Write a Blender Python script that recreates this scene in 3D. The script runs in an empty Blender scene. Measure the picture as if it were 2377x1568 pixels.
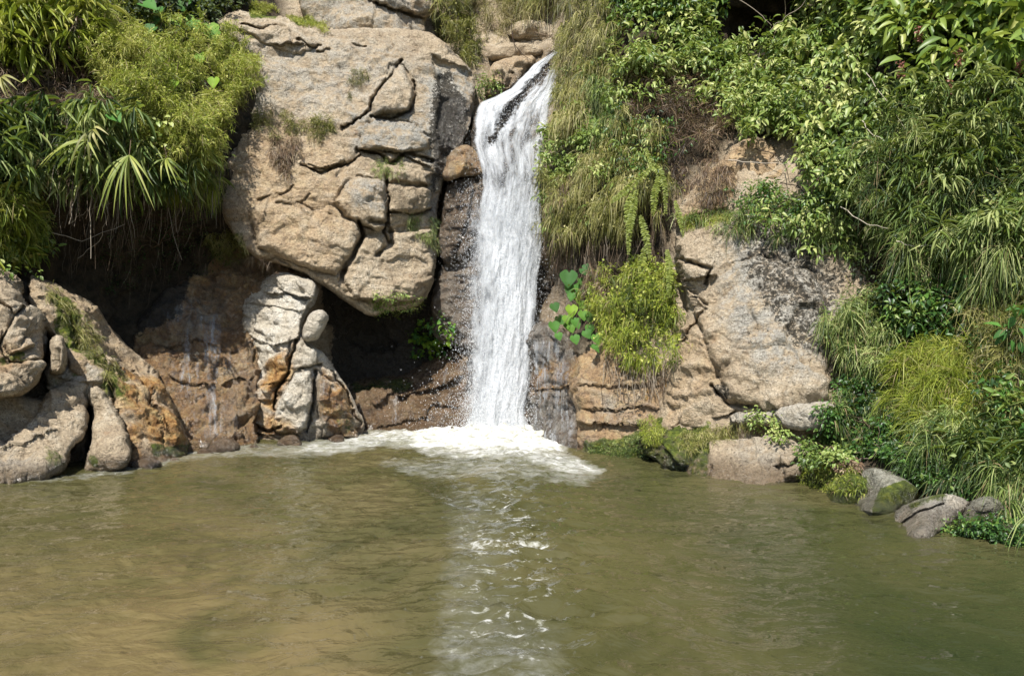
import bpy, math, random
import numpy as np
from mathutils import Vector
from mathutils.bvhtree import BVHTree

# ------------------------------------------------------------------ camera, sky, sun
W0, H0 = 2376.0, 1568.0
F = 1865.0
EYE = 1.8
scene = bpy.context.scene
col = scene.collection
cam_d = bpy.data.cameras.new("camera")
cam = bpy.data.objects.new("camera", cam_d)
col.objects.link(cam)
cam.location = (0, 0, EYE)
cam.rotation_euler = (math.radians(90), 0, 0)
cam_d.sensor_width = 36
cam_d.lens = 36 * F / W0
cam_d.clip_end = 500
cam_d.clip_start = 0.05
scene.camera = cam

SUN_EL = math.radians(54)
SUN_AZ = math.radians(-163)      # direction towards the sun, from +Y clockwise
sdir = Vector((math.sin(SUN_AZ) * math.cos(SUN_EL), math.cos(SUN_AZ) * math.cos(SUN_EL), math.sin(SUN_EL)))
world = bpy.data.worlds.new("World")
scene.world = world
world.use_nodes = True
wn = world.node_tree
wn.nodes.clear()
sky = wn.nodes.new("ShaderNodeTexSky")
sky.sky_type = 'NISHITA'
sky.sun_disc = False
sky.sun_elevation = SUN_EL
sky.sun_rotation = SUN_AZ
bgn = wn.nodes.new("ShaderNodeBackground")
bgn.inputs[1].default_value = 0.105
wo = wn.nodes.new("ShaderNodeOutputWorld")
wn.links.new(sky.outputs[0], bgn.inputs[0])
wn.links.new(bgn.outputs[0], wo.inputs[0])
sl = bpy.data.lights.new("sun", 'SUN')
sl.energy = 5.0
sl.angle = math.radians(0.5)
sl.color = (1.0, 0.955, 0.88)
sun = bpy.data.objects.new("sun", sl)
col.objects.link(sun)
sun.rotation_euler = sdir.to_track_quat('Z', 'Y').to_euler()
sun.location = (-4, -6, 12)
scene.view_settings.view_transform = 'Standard'
scene.view_settings.look = 'None'
scene.view_settings.exposure = 0.68
scene.view_settings.gamma = 1
scene.cycles.max_bounces = 6
scene.cycles.transparent_max_bounces = 24
scene.cycles.diffuse_bounces = 3

rng = np.random.default_rng(7)
random.seed(7)

# ------------------------------------------------------------------ maths helpers
def P3(u, v, Y):
    """point seen at photo position (u, v) at distance Y, in metres"""
    u = np.asarray(u, float); v = np.asarray(v, float); Y = np.asarray(Y, float)
    return np.stack([(u - W0 / 2) / F * Y, Y, EYE - (v - H0 / 2) / F * Y], -1)

def PX(p):
    return np.stack([p[..., 0] / p[..., 1] * F + W0 / 2, (EYE - p[..., 2]) / p[..., 1] * F + H0 / 2], -1)

_gt = np.random.default_rng(11).normal(size=(4096, 3))
_gt /= np.linalg.norm(_gt, axis=1)[:, None]
_rt = np.random.default_rng(12).random((4096, 4))

def _hash(i, seed):
    h = (i[..., 0] * 73856093) ^ (i[..., 1] * 19349663) ^ (i[..., 2] * 83492791) ^ (seed * 2654435)
    return ((h ^ (h >> 13)) & 4095)

def pn(p, seed=0):
    i = np.floor(p).astype(np.int64); f = p - i
    w = f * f * f * (f * (f * 6 - 15) + 10)
    r = 0
    for a in (0, 1):
        wa = w[..., 0] if a else 1 - w[..., 0]
        for b in (0, 1):
            wb = w[..., 1] if b else 1 - w[..., 1]
            for c in (0, 1):
                wc = w[..., 2] if c else 1 - w[..., 2]
                o = np.array([a, b, c])
                g = _gt[_hash(i + o, seed)]
                r = r + wa * wb * wc * ((f - o) * g).sum(-1)
    return r * 1.5

def fbm(p, freq=1.0, octv=4, gain=0.5, seed=0):
    r = 0; a = 1.0; s = 0
    for k in range(octv):
        r = r + a * pn(p * freq + 17.3 * k, seed + k)
        s += a; a *= gain; freq *= 2.07
    return r / s

def cells(p, freq, seed=0):
    """distance to the nearest seed, gap to the second, and that cell's random plane height"""
    q = p * freq
    i = np.floor(q).astype(np.int64)
    f1 = np.full(q.shape[:-1], 9.0); f2 = f1.copy(); pl = np.zeros_like(f1)
    for a in (-1, 0, 1):
        for b in (-1, 0, 1):
            for c in (-1, 0, 1):
                j = i + np.array([a, b, c])
                h = _hash(j, seed)
                d = q - (j + _rt[h][..., :3])
                L = np.sqrt((d * d).sum(-1))
                g = (d * _gt[(h * 7 + 3) & 4095]).sum(-1) + (_rt[h][..., 3] - .5) * .9
                new = L < f1
                f2 = np.where(new, f1, np.minimum(f2, L))
                pl = np.where(new, g, pl)
                f1 = np.where(new, L, f1)
    return f1, f2 - f1, pl

def facets(a, b, seed=0):
    """flat triangular facets with sharp edges between random heights"""
    i = np.floor(a).astype(np.int64); j = np.floor(b).astype(np.int64); fa = a - i; fb = b - j
    H = lambda di, dj: _rt[_hash(np.stack([i + di, j + dj, np.zeros_like(i) + seed], -1), seed), 1]
    h00, h10, h01, h11 = H(0, 0), H(1, 0), H(0, 1), H(1, 1)
    up = fa + fb > 1
    return np.where(up, h11 + (1 - fa) * (h01 - h11) + (1 - fb) * (h10 - h11), h00 + fa * (h10 - h00) + fb * (h01 - h00)) - .5

def sdf(U, V, poly, closed=True):
    """signed distance in photo units, inside positive (open lines: plain distance)"""
    P = np.array(poly, float)
    n = len(P)
    best = np.full(U.shape, 1e9); ins = np.zeros(U.shape, bool)
    for k in range(n if closed else n - 1):
        a = P[k]; b = P[(k + 1) % n]
        e = b - a; L = (e * e).sum() + 1e-9
        t = np.clip(((U - a[0]) * e[0] + (V - a[1]) * e[1]) / L, 0, 1)
        best = np.minimum(best, (U - a[0] - t * e[0]) ** 2 + (V - a[1] - t * e[1]) ** 2)
        if closed:
            c = ((a[1] > V) != (b[1] > V))
            with np.errstate(divide='ignore', invalid='ignore'):
                x = (b[0] - a[0]) * (V - a[1]) / (b[1] - a[1] + 1e-12) + a[0]
            ins ^= c & (U < x)
    d = np.sqrt(best)
    return np.where(ins, d, -d) if closed else d

def nearest_on(U, V, poly):
    P = np.array(poly, float); n = len(P)
    best = np.full(U.shape, 1e9); NU = U.copy(); NV = V.copy()
    for k in range(n):
        a = P[k]; b = P[(k + 1) % n]; e = b - a; L = (e * e).sum() + 1e-9
        t = np.clip(((U - a[0]) * e[0] + (V - a[1]) * e[1]) / L, 0, 1)
        x = a[0] + t * e[0]; y = a[1] + t * e[1]
        d = (U - x) ** 2 + (V - y) ** 2
        m = d < best
        best = np.where(m, d, best); NU = np.where(m, x, NU); NV = np.where(m, y, NV)
    return NU, NV

def sm(x, a, b):
    t = np.clip((x - a) / (b - a), 0, 1)
    return t * t * (3 - 2 * t)

def smooth_poly(poly, it=2):
    P = np.array(poly, float)
    for _ in range(it):
        Q = np.roll(P, -1, 0)
        P = np.stack([P * .75 + Q * .25, P * .25 + Q * .75], 1).reshape(-1, 2)
    return P

def rbf(U, V, pts, power=3.0):
    """smooth depth through (u, v, Y) points"""
    A = np.array(pts, float)
    if len(A) < 4:
        w = 0; s = 0
        for a in A:
            k = 1 / (((U - a[0]) ** 2 + (V - a[1]) ** 2) / 1e4 + .05) ** 1.2
            w = w + k; s = s + k * a[2]
        return s / w
    xy = A[:, :2] / 500
    n = len(A)
    D = np.sqrt(((xy[:, None] - xy[None]) ** 2).sum(-1))
    M = np.zeros((n + 3, n + 3)); M[:n, :n] = D + np.eye(n) * -0.02
    M[:n, n] = 1; M[:n, n + 1:] = xy; M[n, :n] = 1; M[n + 1:, :n] = xy.T
    w = np.linalg.solve(M, np.concatenate([A[:, 2], [0, 0, 0]]))
    r = w[n] + w[n + 1] * U / 500 + w[n + 2] * V / 500
    for k in range(n):
        r = r + w[k] * np.sqrt((U / 500 - xy[k, 0]) ** 2 + (V / 500 - xy[k, 1]) ** 2 + .0004)
    return r

# ------------------------------------------------------------------ object helpers
def tag(o, label=None, cat=None, group=None, kind=None):
    if label: o['label'] = label
    if cat: o['category'] = cat
    if group: o['group'] = group
    if kind: o['kind'] = kind
    return o

def mesh_from(name, verts, loops, sizes, mat, parent=None, attrs=None, smooth=True):
    me = bpy.data.meshes.new(name)
    n = len(verts)
    verts = np.asarray(verts, np.float32)
    loops = np.asarray(loops, np.int32).ravel(); sizes = np.asarray(sizes, np.int32)
    me.vertices.add(n); me.vertices.foreach_set('co', verts.ravel())
    me.loops.add(len(loops)); me.loops.foreach_set('vertex_index', loops)
    me.polygons.add(len(sizes))
    st = np.concatenate([[0], np.cumsum(sizes)[:-1]]).astype(np.int32)
    me.polygons.foreach_set('loop_start', st)
    me.polygons.foreach_set('loop_total', sizes)
    me.polygons.foreach_set('use_smooth', np.full(len(sizes), smooth))
    if attrs:
        for k, a in attrs.items():
            at = me.attributes.new(k, 'FLOAT', 'POINT')
            at.data.foreach_set('value', np.asarray(a, np.float32).ravel())
    me.update(calc_edges=True); me.validate()
    me.materials.append(mat)
    o = bpy.data.objects.new(name, me)
    col.objects.link(o)
    if parent: o.parent = parent
    return o

def empty(name, loc=(0, 0, 0)):
    o = bpy.data.objects.new(name, None)
    o.empty_display_size = .1
    o.location = loc
    col.objects.link(o)
    return o

def grid_faces(nr, nc):
    a = np.arange(nr * nc).reshape(nr, nc)
    q = np.stack([a[:-1, :-1], a[1:, :-1], a[1:, 1:], a[:-1, 1:]], -1).reshape(-1, 4)
    return q

SOLID = []      # (verts, quads) of everything plants can root on
def sheet_normals(p):
    du = np.gradient(p, axis=1); dv = np.gradient(p, axis=0)
    n = np.cross(du, dv)
    n /= np.linalg.norm(n, axis=-1)[..., None] + 1e-9
    s = np.sign(-(n * p).sum(-1))[..., None]      # towards the open side of the gorge
    return n * np.where(s == 0, 1, s)

# ------------------------------------------------------------------ node helpers
class NT:
    def __init__(s, name):
        s.m = bpy.data.materials.new(name); s.m.use_nodes = True
        s.t = s.m.node_tree; s.t.nodes.clear()
        s.out = s.n('ShaderNodeOutputMaterial')
    def n(s, typ, **k):
        x = s.t.nodes.new(typ)
        for a, b in k.items(): setattr(x, a, b)
        return x
    def put(s, sock, val):
        if val is None: return
        if isinstance(val, bpy.types.NodeSocket): s.t.links.new(val, sock)
        elif isinstance(val, (tuple, list)) and len(val) == 3 and sock.type == 'RGBA': sock.default_value = (*val, 1)
        else: sock.default_value = val
    def attr(s, name):
        x = s.n('ShaderNodeAttribute'); x.attribute_name = name; return x.outputs['Fac']
    def math(s, op, a, b=None, c=None, clamp=False):
        x = s.n('ShaderNodeMath', operation=op, use_clamp=clamp)
        s.put(x.inputs[0], a); s.put(x.inputs[1], b)
        if c is not None: s.put(x.inputs[2], c)
        return x.outputs[0]
    def noise(s, vec, scale, detail=4, rough=.55, dist=0.0):
        x = s.n('ShaderNodeTexNoise'); s.put(x.inputs['Vector'], vec)
        x.inputs['Scale'].default_value = scale; x.inputs['Detail'].default_value = detail
        x.inputs['Roughness'].default_value = rough; x.inputs['Distortion'].default_value = dist
        return x.outputs['Fac']
    def vor(s, vec, scale, feat='F1'):
        x = s.n('ShaderNodeTexVoronoi', feature=feat); s.put(x.inputs['Vector'], vec)
        x.inputs['Scale'].default_value = scale
        return x.outputs['Distance']
    def pos(s, scale=(1, 1, 1), rot=(0, 0, 0)):
        g = s.n('ShaderNodeNewGeometry')
        m = s.n('ShaderNodeMapping'); s.t.links.new(g.outputs['Position'], m.inputs['Vector'])
        m.inputs['Scale'].default_value = scale; m.inputs['Rotation'].default_value = rot
        return m.outputs[0]
    def ss(s, x, a, b, lo=0.0, hi=1.0):
        m = s.n('ShaderNodeMapRange', interpolation_type='SMOOTHSTEP')
        s.put(m.inputs[0], x); m.inputs[1].default_value = a; m.inputs[2].default_value = b
        m.inputs[3].default_value = lo; m.inputs[4].default_value = hi
        return m.outputs[0]
    def mix(s, f, a, b, mode='MIX'):
        x = s.n('ShaderNodeMix', data_type='RGBA', blend_type=mode)
        s.put(x.inputs[0], f); s.put(x.inputs[6], a); s.put(x.inputs[7], b)
        return x.outputs[2]
    def ramp(s, f, stops):
        x = s.n('ShaderNodeValToRGB'); s.put(x.inputs[0], f)
        cr = x.color_ramp
        while len(cr.elements) < len(stops): cr.elements.new(.5)
        for e, (p, c) in zip(cr.elements, stops):
            e.position = p; e.color = (*c, 1)
        return x.outputs[0]
    def bump(s, h, strength, dist, nrm=None):
        x = s.n('ShaderNodeBump'); s.put(x.inputs['Height'], h)
        x.inputs['Strength'].default_value = strength; x.inputs['Distance'].default_value = dist
        if nrm: s.put(x.inputs['Normal'], nrm)
        return x.outputs[0]
    def bsdf(s, color, rough=.8, spec=.3, nrm=None, **k):
        x = s.n('ShaderNodeBsdfPrincipled')
        s.put(x.inputs['Base Color'], color); s.put(x.inputs['Roughness'], rough)
        s.put(x.inputs['Specular IOR Level'], spec)
        if nrm: s.put(x.inputs['Normal'], nrm)
        for a, b in k.items(): s.put(x.inputs[a.replace('_', ' ')], b)
        return x.outputs[0]
    def done(s, sh):
        s.t.links.new(sh, s.out.inputs[0]); return s.m

# ------------------------------------------------------------------ rock material
def rock_material(name, c1, c2, c3, grey=(.34, .33, .295)):
    t = NT(name)
    p = t.pos()
    big = t.noise(p, .9, 5, .6, .6)
    med = t.noise(p, 5.0, 6, .65, .3)
    fine = t.noise(p, 34.0, 5, .7)
    lam = t.noise(t.pos((1.2, 1.2, 9), (.08, .16, 0)), 2.4, 6, .62, .4)
    c = t.ramp(t.math('ADD', t.math('MULTIPLY', big, .5), t.math('MULTIPLY', med, .5)),
               [(.32, c1), (.5, c2), (.66, c3)])
    c = t.mix(t.ss(lam, .45, .68, 0, .28), c, t.mix(.5, c, c1, 'MULTIPLY'))
    c = t.mix(t.math('MULTIPLY', t.attr('grey'), t.ss(med, .38, .58), clamp=True), c, grey)
    och = t.ramp(t.noise(p, 3.2, 6, .7, 1.2), [(.34, (.13, .060, .024)), (.48, (.38, .21, .075)), (.64, (.52, .38, .18))])
    c = t.mix(t.math('MULTIPLY', t.attr('ochre'), t.ss(t.noise(p, 2.1, 5, .65), .30, .55), clamp=True), c, och)
    # rusty blotches and pale scuffs
    c = t.mix(t.ss(t.noise(p, 1.7, 6, .7, .8), .60, .74, 0, .5), c, (.33, .19, .10))
    c = t.mix(t.ss(t.noise(p, 2.9, 7, .72, .5), .58, .74, 0, .35), c, (.52, .49, .42))
    # dark lichen, algae and stains; the same mask also carries painted shade
    lich = t.math('ADD', t.math('MULTIPLY', t.noise(p, 5.0, 6, .75, .4), .32), t.math('MULTIPLY', t.noise(p, 17.0, 5, .78, .3), .68))
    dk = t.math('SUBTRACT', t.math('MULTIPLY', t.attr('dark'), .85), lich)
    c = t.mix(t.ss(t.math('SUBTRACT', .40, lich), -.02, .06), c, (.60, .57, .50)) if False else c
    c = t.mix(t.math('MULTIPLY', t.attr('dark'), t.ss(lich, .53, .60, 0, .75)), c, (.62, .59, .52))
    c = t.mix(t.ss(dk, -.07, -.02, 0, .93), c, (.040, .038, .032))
    sp = t.vor(p, 26.0)
    c = t.mix(t.math('MULTIPLY', t.ss(sp, .30, .14), t.ss(lich, .48, .62, 0, .7)), c, (.07, .055, .04))
    # grime sitting in the cracks of the stone
    rg = t.n('ShaderNodeTexNoise', noise_type='RIDGED_MULTIFRACTAL'); t.put(rg.inputs['Vector'], p)
    rg.inputs['Scale'].default_value = 3.4; rg.inputs['Detail'].default_value = 7; rg.inputs['Roughness'].default_value = .62
    rg.inputs['Distortion'].default_value = .5
    rid = rg.outputs['Fac']
    c = t.mix(t.ss(rid, 1.05, 1.5, 0, .45), c, (.12, .085, .055))
    c = t.mix(t.math('MULTIPLY', t.ss(t.noise(p, 40.0, 4, .75), .53, .63), t.ss(med, .38, .60, .25, .85)), c, (.10, .075, .05))
    gr = t.noise(p, 21.0, 5, .8)
    c = t.mix(1.0, c, t.ramp(gr, [(.30, (.55, .52, .48)), (.5, (.95, .95, .95)), (.68, (1.25, 1.24, 1.2))]), 'MULTIPLY')
    # pits
    c = t.mix(t.ss(fine, .34, .22, 0, .7), c, (.10, .075, .05))
    # moss
    mo = t.math('SUBTRACT', t.attr('moss'), t.noise(p, 6.0, 6, .7))
    mossc = t.ramp(t.noise(p, 14.0, 4, .6), [(.3, (.035, .045, .012)), (.55, (.10, .13, .022)), (.72, (.22, .23, .03))])
    c = t.mix(t.ss(mo, -.08, .14), c, mossc)
    # wetness, also a splash band along the waterline
    g = t.n('ShaderNodeNewGeometry'); sx = t.n('ShaderNodeSeparateXYZ')
    t.t.links.new(g.outputs['Position'], sx.inputs[0])
    zz = t.math('SUBTRACT', sx.outputs[2], t.math('MULTIPLY', med, .30))
    wl = t.ss(zz, .17, -.03)
    wet = t.math('MAXIMUM', t.math('MULTIPLY', t.attr('wet'), t.ss(t.noise(p, 2.6, 5, .6), .25, .5)), wl)
    c = t.mix(t.math('MAXIMUM', t.math('MULTIPLY', wet, .60), t.math('MULTIPLY', wl, .82)), c, t.mix(.85, c, (.28, .23, .18), 'MULTIPLY'))
    rough = t.math('SUBTRACT', .92, t.math('MULTIPLY', wet, .76))
    h = t.math('ADD', t.math('MULTIPLY', med, 1.6), t.math('ADD', t.math('MULTIPLY', fine, .35), t.math('MULTIPLY', lam, .35)))
    h = t.math('ADD', h, t.math('MULTIPLY', t.noise(p, 13.0, 6, .72, .3), .9))
    h = t.math('SUBTRACT', h, t.math('MULTIPLY', rid, .35))
    n = t.bump(h, 1.0, .075)
    n = t.bump(t.ss(t.vor(p, 3.1, 'DISTANCE_TO_EDGE'), 0, .035), .25, .02, n)
    return t.done(t.bsdf(c, rough, t.math('ADD', .2, t.math('MULTIPLY', wet, .5)), n))

M_TAN = rock_material("sandstone", (.28, .215, .145), (.45, .365, .255), (.57, .50, .385))
M_PALE = rock_material("pale_stone", (.36, .31, .235), (.55, .50, .41), (.68, .66, .60))
M_GREY = rock_material("grey_stone", (.17, .16, .125), (.27, .265, .21), (.36, .35, .29))
M_WET = rock_material("wet_stone", (.07, .052, .036), (.17, .125, .085), (.27, .21, .15))
M_SOIL = rock_material("earth", (.040, .028, .018), (.085, .060, .038), (.15, .11, .07))

# ------------------------------------------------------------------ rock builder
def build_rock(name, poly, depth, bulge, edge, mat, label=None, cat='rock', group=None, lumps=(), cracks=(), ledges=(),
               masks=(), noise=.10, facet=.10, ffreq=1.3, strata=.03, step=2.6, seed=1, wob=5, back=.9, kind=None, tilt=.12, base=None, terr=.05, tf=1.5, bev=.5, wl=6, chis=.24, rot=.5):
    base = base or {}
    poly = smooth_poly(poly, 1)
    m = 8 * step
    u0, v0 = poly.min(0) - m; u1, v1 = poly.max(0) + m
    us = np.arange(u0, u1, step); vs = np.arange(v0, v1, step)
    U, V = np.meshgrid(us, vs)
    pr = np.stack([U / 60, V / 60, np.full_like(U, seed * 3.1)], -1)
    wu = U + wob * fbm(pr, 1, 4, .55, seed); wv = V + wob * fbm(pr, 1, 4, .55, seed + 50)
    d = sdf(wu, wv, poly)
    NU, NV = nearest_on(wu, wv, poly)
    out = d < 0
    Uc = np.where(out, U + (NU - wu), U); Vc = np.where(out, V + (NV - wv), V)
    din = np.maximum(d, 0)
    Y = rbf(Uc, Vc, depth)
    e = np.clip(din / edge, 0, 1)
    e3 = np.clip(e * 3.5, 0, 1)
    Y = Y - bulge * (.5 * np.sqrt(np.clip(1 - (1 - e) ** 2, 0, 1)) + .42 * np.sqrt(np.clip(1 - (1 - e3) ** 2, 0, 1))) + bulge * .5
    Ys = Y.copy()
    wu2 = U + wl * fbm(pr, 2.6, 4, .6, seed + 9); wv2 = V + wl * fbm(pr, 2.6, 4, .6, seed + 19)
    for pl, h, w in lumps:
        d0 = sdf(wu2, wv2, pl); w = w * bev
        k = np.clip(d0 / w, 0, 1); k2 = np.clip(d0 / (w * 4), 0, 1)
        Y = Y - h * (.8 * np.sqrt(np.clip(1 - (1 - k) ** 2, 0, 1)) + .3 * k2) * np.where(d0 > 0, 1, 0)
        Y = Y + abs(h) * .30 * np.exp(-(d0 / 3.5) ** 2) * (.6 + 1.6 * fbm(pr, 2, 3, .5, seed + 77))
    for pl, w, dp in cracks:
        dd = sdf(wu2, wv2, pl, False)
        Y = Y + 1.25 * dp * np.exp(-(dd / (w * .62 * (.7 + 1.2 * np.abs(fbm(pr, 1.5, 3, .5, seed + 61))))) ** 2) * (.7 + .6 * fbm(pr, 3, 2, .5, seed + 5))
    for pl, h, L in ledges:     # rock above the line stands out, below it falls back
        Pl = np.array(pl, float)
        vv = np.interp(wu2, Pl[:, 0], Pl[:, 1])
        inx = sm(wu2, Pl[0, 0], Pl[0, 0] + 25) * (1 - sm(wu2, Pl[-1, 0] - 25, Pl[-1, 0]))
        s = wv2 - vv
        Y = Y - h * inx * np.where(s < 0, np.exp(s / L), 0) * 1.0
        Y = Y + h * .35 * inx * np.where(s >= 0, np.exp(-s / (L * .6)), 0)
    p = P3(Uc, Vc, Y)
    q = p + .35 * np.stack([fbm(p, 1.1, 3, .5, seed + 70), fbm(p, 1.1, 3, .5, seed + 71), fbm(p, 1.1, 3, .5, seed + 72)], -1)
    n = sheet_normals(P3(Uc, Vc, Ys))
    inn = sm(din, 0, 14)
    f1, gap, pl = cells(q, ffreq, seed)
    dsp = noise * .55 * fbm(q, 2.2, 7, .62, seed) + facet * .7 * (pl * 1.25 - .55 * np.exp(-(gap / .055) ** 2) * (fbm(q, 1.2, 2, .5, seed + 2) > .03))
    f1, gap, pl = cells(q, ffreq * 3.3, seed + 3)
    dsp = dsp + facet * .30 * pl
    ql = q.copy(); ql[..., 2] += tilt * q[..., 0]; ql = ql * np.array([.7, .7, 7.0])
    st = fbm(ql, 1.3, 5, .6, seed + 8)
    dsp = dsp + strata * (st + .6 * np.abs(st))
    ca, sa = math.cos(rot), math.sin(rot)
    wa = fbm(q, 1.6, 4, .6, seed + 30) * .55; wb = fbm(q, 1.6, 4, .6, seed + 31) * .55
    xa = q[..., 0] * ca + q[..., 2] * sa + .5 * q[..., 1]; xb = q[..., 2] * ca - q[..., 0] * sa
    dsp = dsp + chis * facets(xa * 1.3 + wa, xb * 1.7 + wb, seed) + chis * .42 * facets(xa * 3.7 + wa * 1.5, xb * 4.6 + wb * 1.5, seed + 1) + chis * .16 * facets(xa * 9 + wa * 3, xb * 11 + wb * 3, seed + 2)
    wq = fbm(q, .7, 4, .55, seed + 12)
    s1 = (q[..., 2] + tilt * q[..., 0]) * tf + 1.1 * wq + seed
    f = s1 - np.floor(s1); k1 = sm(fbm(q, .8, 3, .5, seed + 13), -.22, .12)
    h1 = .45 + .9 * _rt[(np.floor(s1).astype(np.int64) * 37 + seed) & 4095, 0]
    dsp = dsp + terr * k1 * h1 * (1 - f) * sm(f, 0, .07)
    s2 = (.85 * q[..., 0] + .4 * q[..., 1] - .22 * q[..., 2]) * tf * .75 + 1.0 * fbm(q, .8, 3, .5, seed + 14) + seed * .37
    f = s2 - np.floor(s2); k2 = sm(fbm(q, .9, 3, .5, seed + 15), -.12, .18)
    dsp = dsp + terr * .9 * k2 * (1 - f) * sm(f, 0, .05)
    p = p + n * (dsp * (.35 + .65 * inn))[..., None]
    # the side goes back into the bank
    over = np.where(out, -d, 0)
    ko = 1 + back * (over / m) ** .8 / np.maximum(p[..., 1], 1)
    p = np.where(out[..., None], (p - np.array([0, 0, EYE])) * ko[..., None] + np.array([0, 0, EYE]), p)
    att = {k: np.full(U.shape, float(base.get(k, 0))) for k in ('wet', 'ochre', 'moss', 'dark', 'grey')}
    for ch, pl, w, a in masks:
        dd = sdf(wu2, wv2, pl)
        att[ch] = np.maximum(att[ch], a * sm(dd, -w, w)) if a > 0 else att[ch] * (1 - (-a) * sm(dd, -w, w))
    F4 = grid_faces(*U.shape)
    V3 = p.reshape(-1, 3)
    keep = (d > -m * .95).ravel()
    km = keep[F4].all(1)
    F4 = F4[km]
    used = np.zeros(len(V3), bool); used[F4.ravel()] = True
    idx = np.cumsum(used) - 1
    V3 = V3[used]; F4 = idx[F4]
    o = mesh_from(name, V3, F4, np.full(len(F4), 4), mat, attrs={k: a.ravel()[used] for k, a in att.items()})
    tag(o, label, cat, group, kind)
    SOLID.append((V3, F4))
    return o


# ------------------------------------------------------------------ the gorge wall behind everything
def build_bank():
    pts = [(-900, 1200, 7.5), (-300, 1180, 8.9), (-50, 1150, 10.6), (150, 1120, 11.4), (300, 1100, 12.2), (450, 1075, 13.4), (620, 1050, 14.6), (800, 1040, 16.2),
           (950, 1030, 16.9), (1100, 1030, 16.9), (1230, 1040, 16.4), (1330, 1085, 12.9), (1500, 1110, 11.9), (1640, 1135, 10.9), (1830, 1150, 10.3),
           (1970, 1200, 9.2), (2090, 1270, 8.0), (2250, 1300, 7.4), (2400, 1320, 7.1), (2900, 1400, 6.0), (3400, 1500, 5.2),
           # mid heights
           (-900, 700, 8.5), (-300, 700, 10.5), (0, 640, 12.4), (200, 600, 14.2), (400, 620, 15.6), (330, 740, 14.9), (450, 820, 14.4), (620, 750, 15.6), (800, 780, 17.6), (950, 800, 17.6),
           (850, 880, 17.0), (1060, 700, 17.0), (1180, 800, 16.7), (1180, 500, 16.9), (1270, 700, 16.3), (1350, 800, 13.9), (1300, 560, 15.8), (1420, 700, 13.9), (1500, 850, 12.9),
           (1650, 700, 12.9), (1850, 700, 12.3), (2050, 800, 11.0), (2200, 900, 9.9), (2376, 1000, 8.8), (2376, 700, 9.9), (2900, 900, 7.5), (3400, 900, 6.4),
           # upper
           (-900, 250, 9.5), (-300, 300, 11.2), (0, 400, 12.4), (150, 330, 12.6), (300, 350, 12.9), (420, 400, 13.6), (500, 200, 15.0), (700, 400, 16.6), (700, 100, 18.2), (900, 400, 17.2),
           (1080, 350, 17.6), (1180, 300, 17.0), (1130, 210, 18.1), (1300, 300, 16.2), (1300, 110, 18.4), (1350, 350, 15.2), (1500, 400, 14.2), (1700, 400, 13.2), (1900, 400, 12.2),
           (2100, 450, 11.2), (2376, 350, 10.6), (2900, 400, 8.6), (3400, 400, 7.2),
           (-900, -100, 11.0), (-300, 0, 12.8), (0, 60, 13.4), (300, 60, 14.3), (450, 0, 16.6), (650, -40, 19.0), (900, -40, 20.0), (1150, 40, 21.0), (1250, 60, 20.6), (1200, -100, 22.5), (1350, 60, 16.8), (1500, 100, 15.3),
           (1740, 80, 17.6), (1870, 40, 17.2), (1740, -60, 15.2), (1900, -60, 15.0), (1750, -300, 14.6), (1750, -600, 15.4), (1620, 60, 15.6), (1980, 60, 14.0), (1750, 170, 15.4), (2050, 150, 12.6), (2376, 0, 12.0), (2900, 0, 10.0), (3400, 0, 8.4),  # unseen overhang above the frame, shaped to shade the top right recess
           (-900, -900, 17), (0, -900, 20), (600, -900, 25), (1200, -900, 28), (1800, -900, 22), (2500, -900, 18), (3400, -900, 13),
           (-900, 1600, 7.3), (0, 1500, 9.8), (800, 1500, 15), (1200, 1500, 15.8), (1600, 1500, 10.6), (2200, 1600, 7), (3400, 1800, 5)]
    us = np.concatenate([np.arange(-900, -60, 24), np.arange(-60, 2440, 6), np.arange(2440, 3400, 24)])
    vs = np.concatenate([np.arange(-900, -60, 24), np.arange(-60, 1420, 6)])
    U, V = np.meshgrid(us, vs)
    Y = rbf(U, V, pts)
    p = P3(U, V, Y)
    n = sheet_normals(p)
    q = p + .3 * np.stack([fbm(p, 1, 3, .5, 400 + i) for i in range(3)], -1)
    f1, gap, pl = cells(q, .8, 31)
    f1b, gapb, plb = cells(q, 2.4, 32)
    ql = q * np.array([.6, .6, 5.0]); ql[..., 2] += .5 * q[..., 0]
    p = p + n * (.22 * fbm(q, .9, 7, .58, 33) + .16 * pl + .06 * plb + .05 * fbm(ql, 1.2, 5, .6, 34))[..., None]
    att = {k: np.zeros(U.shape) for k in ('wet', 'ochre', 'moss', 'dark', 'grey')}
    prr = np.stack([U / 60, V / 60, U * 0], -1)
    wu = U + 14 * fbm(prr, 1.5, 4, .55, 3); wv = V + 14 * fbm(prr, 1.5, 4, .55, 4)
    def m(ch, pl, w, a): att[ch] = np.maximum(att[ch], a * sm(sdf(wu, wv, pl), -w, w))
    m('wet', [(740, 660), (1340, 560), (1345, 1090), (740, 1090)], 20, 1)
    m('wet', [(1000, 120), (1330, 90), (1330, 700), (1000, 700)], 12, .9)
    m('dark', [(740, 660), (1110, 560), (1110, 890), (760, 900)], 25, .75)  # alcove under the overhanging rock: its shade painted dark
    m('ochre', [(1320, 880), (1560, 860), (1560, 1010), (1320, 1010)], 14, 1)
    m('moss', [(1340, 1010), (1660, 990), (1660, 1110), (1340, 1090)], 14, .72)
    m('moss', [(1340, 60), (1450, 60), (1380, 560), (1260, 560), (1290, 260)], 20, .62)
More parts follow.
